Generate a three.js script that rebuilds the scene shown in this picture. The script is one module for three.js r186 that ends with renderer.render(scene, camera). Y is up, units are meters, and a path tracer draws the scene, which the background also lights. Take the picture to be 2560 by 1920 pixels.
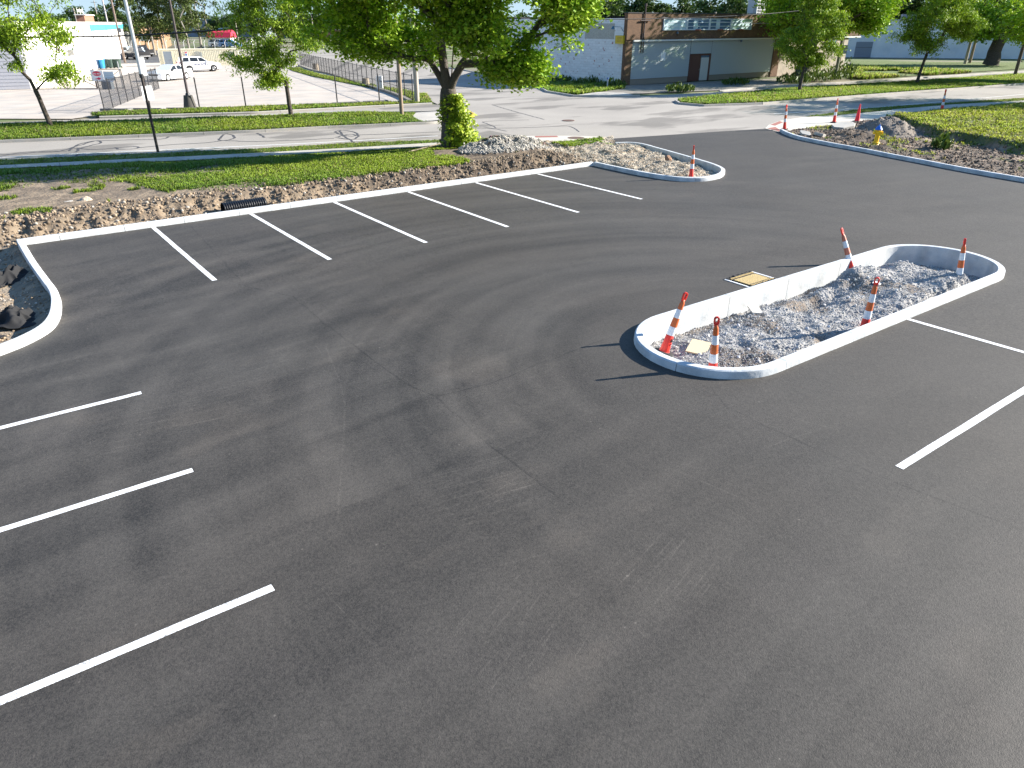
import * as THREE from 'three';
import { mergeGeometries, toCreasedNormals } from 'three/addons/utils/BufferGeometryUtils.js';
import { FontLoader } from 'three/addons/loaders/FontLoader.js';
import { TextGeometry } from 'three/addons/geometries/TextGeometry.js';

// ---------- camera, sky, sun, exposure ----------
const scene = new THREE.Scene();
const camera = new THREE.PerspectiveCamera(56.82, 4 / 3, 0.1, 4000);
camera.rotation.order = 'YXZ';
camera.position.set(0, 5.1, 0);
camera.rotation.set(-0.4703, -35.6 * Math.PI / 180, 0);
scene.add(camera);
const SUN_AZ = 23 * Math.PI / 180, SUN_EL = 25 * Math.PI / 180;
const sunDir = new THREE.Vector3(Math.cos(SUN_EL) * Math.cos(SUN_AZ), Math.sin(SUN_EL), Math.cos(SUN_EL) * Math.sin(SUN_AZ));
{ // clear spring sky: pale at the horizon, blue overhead, a little brighter towards the sun
  const w = 512, h = 256, d = new Float32Array(w * h * 4), p = new THREE.Vector3();
  for (let j = 0; j < h; j++) for (let i = 0; i < w; i++) {
    const el = ((j + .5) / h - .5) * Math.PI, az = ((i + .5) / w - .5) * 2 * Math.PI; p.set(Math.cos(el) * Math.cos(az), Math.sin(el), Math.cos(el) * Math.sin(az));
    const t = Math.pow(Math.max(0, Math.sin(el)), .48), c = Math.max(0, p.dot(sunDir)), g = .1 * Math.pow(c, 6) + .22 * Math.pow(c, 40), k = (j * w + i) * 4;
    d[k] = .25 + (.022 - .25) * t + g; d[k + 1] = .325 + (.098 - .325) * t + g * .93; d[k + 2] = .36 + (.265 - .36) * t + g * .8; d[k + 3] = 1;
  }
  const t = new THREE.DataTexture(d, w, h, THREE.RGBAFormat, THREE.FloatType); t.mapping = THREE.EquirectangularReflectionMapping; t.colorSpace = THREE.LinearSRGBColorSpace; t.magFilter = t.minFilter = THREE.LinearFilter; t.needsUpdate = true;
  scene.background = t; scene.environment = t; scene.environmentIntensity = 1; scene.backgroundIntensity = 1;
}
const sun = new THREE.DirectionalLight(new THREE.Color(1, 0.945, 0.86), 5);
sun.position.copy(sunDir).multiplyScalar(150).add(new THREE.Vector3(20, 0, -40));
sun.target.position.set(20, 0, -40);
sun.castShadow = true;
sun.shadow.mapSize.set(4096, 4096);
Object.assign(sun.shadow.camera, { left: -110, right: 110, top: 110, bottom: -110, near: 1, far: 500 });
sun.shadow.radius = 1;
scene.add(sun, sun.target);
const renderer = new THREE.WebGLRenderer({ antialias: true });
renderer.setSize(1024, 768);
renderer.shadowMap.enabled = true;
renderer.toneMapping = THREE.LinearToneMapping;
renderer.toneMappingExposure = 2.85;

// ---------- helpers ----------
const rng = (s) => () => { s |= 0; s = s + 0x6D2B79F5 | 0; let t = Math.imul(s ^ s >>> 15, 1 | s); t = t + Math.imul(t ^ t >>> 7, 61 | t) ^ t; return ((t ^ t >>> 14) >>> 0) / 4294967296; };
const LAT = (() => { const r = rng(77), a = new Float32Array(65536); for (let i = 0; i < 65536; i++) a[i] = r(); return a; })();
function vn(x, y, p = 256) {            // value noise, 0..1, period p lattice cells
  let xi = Math.floor(x), yi = Math.floor(y), fx = x - xi, fy = y - yi;
  fx = fx * fx * (3 - 2 * fx); fy = fy * fy * (3 - 2 * fy);
  let x0, x1, y0, y1; if (p === 256) { x0 = xi & 255; x1 = xi + 1 & 255; y0 = (yi & 255) << 8; y1 = (yi + 1 & 255) << 8; } else { x0 = ((xi % p) + p) % p; x1 = (x0 + 1) % p; y0 = (((yi % p) + p) % p) * 256; y1 = ((((yi + 1) % p) + p) % p) * 256; }
  const a = LAT[y0 + x0], b = LAT[y0 + x1], c = LAT[y1 + x0], d = LAT[y1 + x1];
  return a + (b - a) * fx + (c - a) * fy + (a - b - c + d) * fx * fy;
}
const fbm = (x, y, n = 4, p = 256) => { let s = 0, a = .5, t = 0; for (let i = 0; i < n; i++) { s += a * vn(x + i * 17.3 * (p > 255 ? 1 : 0), y, p); t += a; a *= .5; x *= 2; y *= 2; p = Math.min(256, p * 2); } return s / t; };
const sstep = (a, b, x) => { x = Math.min(1, Math.max(0, (x - a) / (b - a))); return x * x * (3 - 2 * x); };
const lerp = (a, b, t) => a + (b - a) * t, clamp = (x, a, b) => Math.min(b, Math.max(a, x));
const gy = (x, z) => -0.022 * clamp(-z - 52, 0, 62) * (1 - clamp((x - 47) / 3, 0, 1));   // lie of the land: the far lot falls away
const s8 = (v) => { v = clamp(v, 0, 1); return Math.round(255 * (v <= .0031308 ? v * 12.92 : 1.055 * Math.pow(v, 1 / 2.4) - .055)); };
function colTex(w, h, fn, rep) {        // fn(i, j) -> linear rgb
  const d = new Uint8Array(w * h * 4);
  for (let j = 0, k = 0; j < h; j++) for (let i = 0; i < w; i++, k += 4) { const c = fn(i, j); d[k] = s8(c[0]); d[k + 1] = s8(c[1]); d[k + 2] = s8(c[2]); d[k + 3] = 255; }
  return finTex(d, w, h, rep, true);
}
function greyTex(w, h, fn, rep) {
  const d = new Uint8Array(w * h * 4);
  for (let j = 0, k = 0; j < h; j++) for (let i = 0; i < w; i++, k += 4) { const c = Math.round(255 * clamp(fn(i, j), 0, 1)); d[k] = d[k + 1] = d[k + 2] = c; d[k + 3] = 255; }
  return finTex(d, w, h, rep, false);
}
function finTex(d, w, h, rep, srgb) {
  const t = new THREE.DataTexture(d, w, h, THREE.RGBAFormat);
  t.magFilter = THREE.LinearFilter; t.minFilter = THREE.LinearMipmapLinearFilter; t.generateMipmaps = true;
  t.wrapS = t.wrapT = THREE.RepeatWrapping; if (rep) t.repeat.set(rep, rep);
  if (srgb) t.colorSpace = THREE.SRGBColorSpace;
  t.needsUpdate = true; return t;
}
const C = (r, g, b) => new THREE.Color().setRGB(r, g, b);
const mat = (r, g, b, rough = .85, o = {}) => new THREE.MeshStandardMaterial({ color: C(r, g, b), roughness: rough, ...o });
const usedNames = {};
const numbered = (n) => { const c = usedNames[n] = (usedNames[n] ?? -1) + 1; return c ? n + '_' + String(c).padStart(3, '0') : n; };
function thing(name, label, category, pos = [0, 0, 0], turn = 0, group) {
  const o = new THREE.Group(); o.name = numbered(name); o.position.set(...pos); o.rotation.y = turn;
  o.userData = { label, category }; if (group) o.userData.group = group; scene.add(o); return o;
}
function part(parent, name, geo, m) { const o = new THREE.Mesh(geo, m); o.name = name; o.castShadow = o.receiveShadow = true; parent.add(o); return o; }
function single(name, label, category, geo, m, pos = [0, 0, 0], group) {
  const o = new THREE.Mesh(geo, m); o.name = numbered(name); o.position.set(...pos); o.castShadow = o.receiveShadow = true;
  o.userData = { label, category }; if (group) o.userData.group = group; scene.add(o); return o;
}
function struct(name, geo, m, label) { const o = new THREE.Mesh(geo, m); o.name = numbered(name); o.castShadow = o.receiveShadow = true; o.userData = { kind: 'structure' }; if (label) o.userData.label = label; scene.add(o); return o; }
function stuff(o, name, label, category) { o.name = numbered(name); o.userData = { kind: 'stuff', label, category }; o.castShadow = o.receiveShadow = true; scene.add(o); return o; }
function dup(root, pos, turn, label, scale) { const r = root.clone(); r.name = numbered(root.name.replace(/_\d\d\d$/, '')); r.userData = { ...root.userData, label }; r.position.set(...pos); if (turn !== undefined) r.rotation.y = turn; if (scale) r.scale.setScalar(scale); scene.add(r); return r; }
const NI = (g) => g.index ? g.toNonIndexed() : g;
function MG(list) { const l = list.map((g) => { const n = NI(g), o = new THREE.BufferGeometry(); for (const k of ['position', 'normal', 'uv']) if (n.attributes[k]) o.setAttribute(k, n.attributes[k]); else if (k === 'uv') o.setAttribute('uv', new THREE.BufferAttribute(new Float32Array(n.attributes.position.count * 2), 2)); return o; }); return mergeGeometries(l); }
const box = (w, h, d, x = 0, y = 0, z = 0) => new THREE.BoxGeometry(w, h, d).translate(x, y, z);
const cyl = (r0, r1, h, x = 0, y = 0, z = 0, n = 12) => new THREE.CylinderGeometry(r1, r0, h, n).translate(x, y + h / 2, z);   // base at y
const V = (a) => new THREE.Vector3(...a);
function rod(a, b, r0, r1 = r0, n = 6) {
  a = Array.isArray(a) ? V(a) : a; b = Array.isArray(b) ? V(b) : b;
  const d = b.clone().sub(a), g = new THREE.CylinderGeometry(r1, r0, d.length(), n);
  g.applyQuaternion(new THREE.Quaternion().setFromUnitVectors(new THREE.Vector3(0, 1, 0), d.normalize()));
  return g.translate((a.x + b.x) / 2, (a.y + b.y) / 2, (a.z + b.z) / 2);
}
const lathe = (pts, n = 20) => new THREE.LatheGeometry(pts.map((p) => new THREE.Vector2(p[0], p[1])), n);
function wuv(g, s = 1) {                 // uv in metres by the dominant axis of each face
  g = NI(g); const p = g.attributes.position, n = g.attributes.normal, uv = new Float32Array(p.count * 2);
  for (let i = 0; i < p.count; i++) { const ax = Math.abs(n.getX(i)), ay = Math.abs(n.getY(i)), az = Math.abs(n.getZ(i)); let u, v; if (ay > ax && ay > az) { u = p.getX(i); v = p.getZ(i); } else if (ax > az) { u = p.getZ(i); v = p.getY(i); } else { u = p.getX(i); v = p.getY(i); } uv[2 * i] = u * s; uv[2 * i + 1] = v * s; }
  g.setAttribute('uv', new THREE.BufferAttribute(uv, 2)); return g;
}
function inPoly(x, z, P) { let c = false; for (let i = 0, j = P.length - 1; i < P.length; j = i++) if ((P[i][1] > z) !== (P[j][1] > z) && x < (P[j][0] - P[i][0]) * (z - P[i][1]) / (P[j][1] - P[i][1]) + P[i][0]) c = !c; return c; }
function distPL(x, z, P) { let m = 1e9; for (let i = 0; i + 1 < P.length; i++) { const [ax, az] = P[i], dx = P[i + 1][0] - ax, dz = P[i + 1][1] - az; const t = clamp(((x - ax) * dx + (z - az) * dz) / (dx * dx + dz * dz || 1), 0, 1); m = Math.min(m, Math.hypot(x - ax - dx * t, z - az - dz * t)); } return m; }
function smooth(P, step = .3) { const c = new THREE.CatmullRomCurve3(P.map(([x, z]) => new THREE.Vector3(x, 0, z)), false, 'centripetal'); const n = Math.max(2, Math.round(c.getLength() / step)); return c.getSpacedPoints(n).map((v) => [v.x, v.z]); }
function offset(P, d) { return P.map((p, i) => { const a = P[Math.max(0, i - 1)], b = P[Math.min(P.length - 1, i + 1)]; let dx = b[0] - a[0], dz = b[1] - a[1]; const l = Math.hypot(dx, dz) || 1; return [p[0] - dz / l * d, p[1] + dx / l * d]; }); }
function polyAt(P, x) { if (x <= P[0][0]) { const s = (P[1][1] - P[0][1]) / (P[1][0] - P[0][0]); return P[0][1] + s * (x - P[0][0]); } for (let i = 0; i + 1 < P.length; i++) if (x <= P[i + 1][0]) return lerp(P[i][1], P[i + 1][1], (x - P[i][0]) / (P[i + 1][0] - P[i][0])); const n = P.length - 1, s = (P[n][1] - P[n - 1][1]) / (P[n][0] - P[n - 1][0]); return P[n][1] + s * (x - P[n][0]); }
// flat sheets: triangulated outline in [x, z], cut along lines so that it follows the lie of the land
function clipTris(T, axis, v, keepLow) { const out = []; for (const t of T) { const r = []; for (let i = 0; i < 3; i++) { const a = t[i], b = t[(i + 1) % 3], ia = keepLow ? a[axis] <= v : a[axis] >= v, ib = keepLow ? b[axis] <= v : b[axis] >= v; if (ia) r.push(a); if (ia !== ib) { const k = (v - a[axis]) / (b[axis] - a[axis]); r.push([a[0] + (b[0] - a[0]) * k, a[1] + (b[1] - a[1]) * k]); } } for (let i = 1; i + 1 < r.length; i++) out.push([r[0], r[i], r[i + 1]]); } return out; }
function triangulate(outer, holes = []) {
  const vo = outer.map((p) => new THREE.Vector2(...p)), vh = holes.map((h) => h.map((p) => new THREE.Vector2(...p)));
  if (THREE.ShapeUtils.isClockWise(vo)) vo.reverse(); vh.forEach((h) => { if (!THREE.ShapeUtils.isClockWise(h)) h.reverse(); });
  const all = [...vo, ...vh.flat()]; return THREE.ShapeUtils.triangulateShape(vo, vh).map((f) => f.map((i) => [all[i].x, all[i].y]));
}
function trisGeo(T, y = 0, uvf = (x, z) => [x, z]) {
  const pos = [], uv = [], nor = [];
  for (const t of T) { const [a, b, c] = t; const up = (b[0] - a[0]) * (c[1] - a[1]) - (b[1] - a[1]) * (c[0] - a[0]) < 0; for (const p of up ? [a, b, c] : [a, c, b]) { pos.push(p[0], gy(p[0], p[1]) + y, p[1]); uv.push(...uvf(p[0], p[1])); nor.push(0, 1, 0); } }
  const g = new THREE.BufferGeometry(); g.setAttribute('position', new THREE.Float32BufferAttribute(pos, 3)); g.setAttribute('normal', new THREE.Float32BufferAttribute(nor, 3)); g.setAttribute('uv', new THREE.Float32BufferAttribute(uv, 2)); return g;
}
function land(outer, y, holes) { let T = triangulate(outer, holes); let o = []; for (const [lo, hi] of [[-1e5, -114], [-114, -52], [-52, 1e5]]) o.push(...clipTris(clipTris(T, 1, lo, false), 1, hi, true)); T = o; o = []; for (const [lo, hi] of [[-1e5, 47], [47, 50], [50, 1e5]]) o.push(...clipTris(clipTris(T, 0, lo, false), 0, hi, true)); return trisGeo(o, y); }
// a profile [[d, y], ...] swept along a path in [x, z]; d runs to the left of the path direction
function sweep(P, prof, y0 = 0) {
  const O = prof.map(([d]) => offset(P, d)), pos = [], uv = []; let s = 0; const S = P.map((p, i) => i ? s += Math.hypot(p[0] - P[i - 1][0], p[1] - P[i - 1][1]) : 0);
  const pt = (i, k) => [O[k][i][0], prof[k][1] + y0 + gy(P[i][0], P[i][1]), O[k][i][1]], m = prof.length; let a = 0; const A = prof.map((p, k) => k ? a += Math.hypot(p[0] - prof[k - 1][0], p[1] - prof[k - 1][1]) : 0);
  const tri = (q) => q.forEach(([i, k]) => { pos.push(...pt(i, k)); uv.push(S[i], A[k]); });
  for (let i = 0; i + 1 < P.length; i++) for (let k = 0; k + 1 < m; k++) { tri([[i, k], [i + 1, k], [i + 1, k + 1]]); tri([[i, k], [i + 1, k + 1], [i, k + 1]]); }
  for (const i of [0, P.length - 1]) for (let k = 1; k + 1 < m; k++) tri(i ? [[i, 0], [i, k], [i, k + 1]] : [[i, 0], [i, k + 1], [i, k]]);
  const g = new THREE.BufferGeometry(); g.setAttribute('position', new THREE.Float32BufferAttribute(pos, 3)); g.setAttribute('uv', new THREE.Float32BufferAttribute(uv, 2)); g.computeVertexNormals(); return toCreasedNormals(g, .6);
}
function splitPath(P, len, gap = .012) {
  const out = []; let cur = [P[0]], acc = 0;
  for (let i = 1; i < P.length; i++) { const a = P[i - 1], b = P[i], l = Math.hypot(b[0] - a[0], b[1] - a[1]); acc += l; cur.push(b); if (acc >= len && i < P.length - 1) { const e = [b[0] - (b[0] - a[0]) * gap / l, b[1] - (b[1] - a[1]) * gap / l]; cur[cur.length - 1] = e; out.push(cur); cur = [b]; acc = 0; } }
  if (cur.length > 1) out.push(cur); return out;
}
const resample = (P, step) => { const o = []; for (let i = 0; i + 1 < P.length; i++) { const n = Math.max(1, Math.round(Math.hypot(P[i + 1][0] - P[i][0], P[i + 1][1] - P[i][1]) / step)); for (let k = 0; k < n; k++) o.push([lerp(P[i][0], P[i + 1][0], k / n), lerp(P[i][1], P[i + 1][1], k / n)]); } o.push(P[P.length - 1]); return o; };

// ---------- shared lines of the site (metres; x along the parking rows, z towards the viewer) ----------
const backKerbPath = [[19.72, -21.95], [.09, -21.85]];
const leftKerbPath = smooth([[.24, -21.85], [.34, -19.5], [.45, -17.8], [.5, -17], [.46, -16.2], [.31, -15.3], [.13, -14.85], [-.08, -14.58], [-.32, -14.36], [-.63, -14.16], [-1.15, -13.93], [-2.5, -13.6], [-6, -13.3]], .15);
const penPath = smooth([[24.1, -25.4], [24.75, -25.0], [24.9, -24.4], [24.55, -22.9], [24.05, -21], [23.66, -19.66], [23.37, -18.8], [22.95, -18.05], [22.5, -17.65], [21.9, -17.32], [21.3, -17.2], [20.87, -17.24], [20.45, -17.45], [20.1, -17.85], [19.88, -18.5], [19.76, -19.3], [19.71, -20.2], [19.7, -21.94]], .15);
const rightKerbPath = smooth([[29.4, -6], [29.9, -9.2], [30.3, -12], [30.62, -13.5], [30.95, -14.7], [31.25, -16], [31.6, -17.2], [31.85, -18.3], [32.05, -19.3], [32.35, -20.4], [32.75, -21.6], [33.5, -22.8], [34.3, -23.76]], .2);
const islandPath = (() => { const P = [], cz = -7.33, r = 1.38, x0 = 9.62, x1 = 17.5; for (let i = 0; i <= 40; i++) P.push([lerp(x0, x1, i / 40), cz - r]); for (let i = 1; i < 24; i++) { const a = -Math.PI / 2 + Math.PI * i / 24; P.push([x1 + r * Math.cos(a), cz + r * Math.sin(a)]); } for (let i = 0; i <= 40; i++) P.push([lerp(x1, x0, i / 40), cz + r]); for (let i = 1; i < 24; i++) { const a = Math.PI / 2 + Math.PI * i / 24; P.push([x0 + r * Math.cos(a), cz + r * Math.sin(a)]); } P.push([x0, cz - r]); return P; })();
const EXT = [[-45, -52]];
const streetNear = [...EXT, [0.46,-37.32], [10.09,-34.06], [14.86,-33.02], [17.92,-31.69], [22.56,-30.16]];
const swFar = [[-45, -50.2], [0.38,-35.56], [2.88,-34.77], [6.47,-33.63], [9.63,-32.63], [14.13,-31.45], [16.81,-30.86], [19.91,-30.04]];
const swNear = [[-45, -49.2], [0.33,-34.74], [4.20,-33.38], [9.30,-31.60], [13.67,-30.46], [16.41,-29.82], [19.68,-28.95]];
const apronL = [[19.91,-30.04], [22.56,-30.16], [24.27,-29.03], [25.39,-27.87], [25.37,-26.96], [23.89,-26.56], [21.48,-26.91], [20.77,-27.57], [19.68,-28.95]];
const lotStreetEdge = [[25.41,-27.09], [28.21,-26.47], [31.88,-25.68], [34.74,-25.00]];
const apronR = [[34.74,-25.00], [36.20,-25.83], [38.28,-26.59], [40.84,-26.93], [43.61,-26.24], [49.16,-25.88], [45.91,-23.81], [41.22,-23.56], [38.25,-23.72], [34.89,-23.53], [34.16,-23.67]];
const swRFar = [[49.39,-26.01], [56.17,-25.27], [63.19,-23.59], [110, -16]];
const swRNear = [[45.69,-23.97], [49.36,-23.74], [60.18,-22.40], [110, -13]];
const streetRNear = [[40.84,-26.93], [43.49,-27.12], [49.23,-27.33], [65.43,-24.48], [120, -20]];
const farEdgeR = [[150, -38], [101.64,-38.87], [68.93,-40.85], [60.83,-41.92], [51.10,-41.67]];
const farEdgeL = [[26.91,-46.55], [26.46,-46.54], [21.52,-47.30], [14.59,-48.08], [6.18,-51.10], [-45, -63]];
const sideRight = [[42.86,-42.68], [38.37,-45.48], [39.10,-49.79], [47.42,-64.52], [53.5, -104], [66, -160]];
const sideLeft = [[53, -165], [45, -122], [38, -92], [32.5, -66], [29.3, -54]];
const medLNear = [[-45, -58], [0.75,-43.12], [11.87,-39.62], [15.57,-38.93], [21.17,-37.34], [23.29,-37.79], [24.54,-38.60]];
const medLFar = [[25.20,-39.41], [25.57,-40.49], [24.37,-42.19], [20.06,-44.16], [13.91,-45.96], [1.10,-50.11], [-45, -65.5]];
const medRNear = [[43.35,-38.74], [41.96,-38.02], [40.82,-36.59], [41.10,-34.73], [45.43,-33.30], [56.37,-32.59], [80.74,-30.56], [120, -25]];
const medRFar = [[130, -32], [96.05,-36.64], [66.32,-38.56], [58.75,-39.65], [49.00,-39.13], [45.14,-39.01]];
const lotFront = [[6.13,-53.77], [7.12,-55.60], [13.72,-52.00], [21.22,-50.46], [26.36,-49.78]];
const fenceR = [[26.39,-49.39], [28.70,-56.40], [33.49,-73.09], [41.24,-99.57], [47.43,-127.69]];

// ---------- surface materials ----------
const grainBump = greyTex(512, 512, (i, j) => { const x = i / 512, y = j / 512; return .55 * vn(x * 128, y * 128, 128) + .3 * vn(x * 250 + .5, y * 250, 250) + .15 * vn(x * 32, y * 32, 32); });
const softBump = greyTex(512, 512, (i, j) => fbm(i / 512 * 16, j / 512 * 16, 5, 16));
const tileTex = (r, g, b, amp, warm, n = 512, f = 8) => colTex(n, n, (i, j) => { const x = i / n, y = j / n; const v = 1 + amp * 2 * (fbm(x * f, y * f, 5, f) - .5) + amp * 1.1 * (LAT[(i * 131 + j * 977) & 65535] - .5), w = warm * (vn(x * f * 2, y * f * 2, f * 2) - .5); return [r * v * (1 + w), g * v, b * v * (1 - w)]; });
const rp = (t, s) => { const c = t.clone(); c.repeat.set(s, s); c.needsUpdate = true; return c; };
const concreteTile = tileTex(.5, .515, .515, .3, .06), walkTile = tileTex(.4, .375, .33, .2, .06), streetTile = colTex(1024, 1024, (i, j) => { const x = i / 1024, y = j / 1024, m = fbm(x * 6, y * 6, 5, 6), st = sstep(.58, .74, fbm(x * 5 + 3, y * 12, 5, 8)), v = (1 + .35 * (m - .5) + .16 * (LAT[(i * 131 + j * 977) & 65535] - .5)) * (1 - .42 * st); return [.30 * v, .272 * v, .235 * v]; }), soilTile = tileTex(.8, .8, .8, .35, .1, 512, 16);
const MK = { // named materials
  kerb: new THREE.MeshStandardMaterial({ map: rp(concreteTile, .5), bumpMap: rp(softBump, 1), bumpScale: .004, roughness: .9 }),
  walk: new THREE.MeshStandardMaterial({ map: rp(walkTile, .25), bumpMap: rp(grainBump, .8), bumpScale: .003, roughness: .95 }),
  apron: new THREE.MeshStandardMaterial({ map: rp(tileTex(.5, .46, .39, .1, .05), .3), roughness: .95 }),
  street: new THREE.MeshStandardMaterial({ map: rp(streetTile, .045), bumpMap: rp(grainBump, .7), bumpScale: .004, roughness: .95 }),
  oldLot: new THREE.MeshStandardMaterial({ map: rp(tileTex(.44, .385, .325, .22, .08, 1024, 16), .04), roughness: .95 }),
  darkLot: mat(.07, .07, .075, .95),
  soil: new THREE.MeshStandardMaterial({ vertexColors: true, map: rp(soilTile, .6), bumpMap: rp(softBump, .9), bumpScale: .03, roughness: 1 }),
  paint: new THREE.MeshStandardMaterial({ map: rp(colTex(512, 512, (i, j) => { const q = .6 * vn(i / 4, j / 4, 128) + .4 * fbm(i / 64, j / 64, 3, 8), v = q > .73 ? .3 : .8 - .1 * fbm(i / 32, j / 32, 4, 16); return [v, v, v * .985]; }), .8), bumpMap: rp(grainBump, .8), bumpScale: .004, roughness: .75 }),
  roadPaint: mat(.62, .62, .6, .8),
  tar: mat(.05, .05, .054, .8), yellowPaint: mat(.55, .36, .04, .8),
  brickRed: mat(.28, .085, .06, .9), iron: mat(.12, .07, .05, .8), black: mat(.012, .012, .013, .6),
  galv: mat(.42, .43, .44, .45, { metalness: .6 }), darkSteel: mat(.02, .02, .022, .5), white: mat(.75, .75, .74, .6),
  glass: mat(.02, .025, .03, .08), rubber: mat(.018, .018, .018, .8), chrome: mat(.6, .6, .6, .25, { metalness: .9 }),
};

// ---------- ground and sky ----------
{ // one sheet to the horizon, sunk under the site itself
  const xs = [-1600, -700, -300, -150, -90, -60, -40], zs = [-2400, -1500, -900, -500, -320, -240, -200, -165, -140, -114];
  for (let x = -30; x <= 46; x += 4) xs.push(x); xs.push(47, 50, 56, 70, 90, 120, 160, 250, 500, 1000, 2000);
  for (let z = -110; z < -54; z += 8) zs.push(z); zs.push(-52); for (let z = -48; z <= 12; z += 3) zs.push(z); zs.push(40, 100, 300, 800);
  const pos = [], uv = [], idx = [];
  for (const z of zs) for (const x of xs) { const site = x > -20 && x < 70 && z > -36 && z < 20 ? .55 : .05; pos.push(x, gy(x, z) - site, z); uv.push(x, z); }
  for (let j = 0; j + 1 < zs.length; j++) for (let i = 0; i + 1 < xs.length; i++) { const a = j * xs.length + i, b = a + xs.length; idx.push(a, b, a + 1, b, b + 1, a + 1); }
  const g = new THREE.BufferGeometry(); g.setAttribute('position', new THREE.Float32BufferAttribute(pos, 3)); g.setAttribute('uv', new THREE.Float32BufferAttribute(uv, 2)); g.setIndex(idx); g.computeVertexNormals();
  const t = colTex(512, 512, (i, j) => { const x = i / 512, y = j / 512, m = sstep(.42, .6, fbm(x * 8, y * 8, 5, 8)), v = .8 + .4 * LAT[(i * 37 + j * 511) & 65535]; return [lerp(.2, .1, m) * v, lerp(.175, .13, m) * v, lerp(.115, .035, m) * v]; });
  struct('ground', g, new THREE.MeshStandardMaterial({ map: rp(t, .02), roughness: 1 }));
}

// ---------- the new car park: asphalt ----------
const G_arc = [10, -6.7];
const kv = 2560 / 2212;
const seams = [
  [[4.19,-21.39], [3.84,-15.29], [4.45,-14.14], [4.40,-12.29], [4.43,-10.34], [4.49,-9.13], [4.64,-8.50], [4.58,-7.61], [4.52,-6.80], [4.53,-6.18], [4.55,-5.21]],
  [[4.64,-8.50], [5.57,-8.36], [6.81,-8.51], [8.17,-8.63]],
  [[8.20,-6.07], [8.00,-5.68], [7.99,-5.09], [8.02,-4.30], [8.11,-3.36], [8.27,-2.54], [8.41,-1.67]],
];
const lotTris = (() => {
  const out = [[.3, -21.91], [19.66, -22.0], ...offset(penPath, .06).reverse(), ...lotStreetEdge, ...offset(rightKerbPath, .06).reverse(), [29, 5], [29, 14], [-12, 14], [-12, -13.2], ...offset(leftKerbPath, .06).reverse().slice(1)];
  return triangulate(out, [offset(islandPath, .06).slice(0, -1)]);
})();
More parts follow.
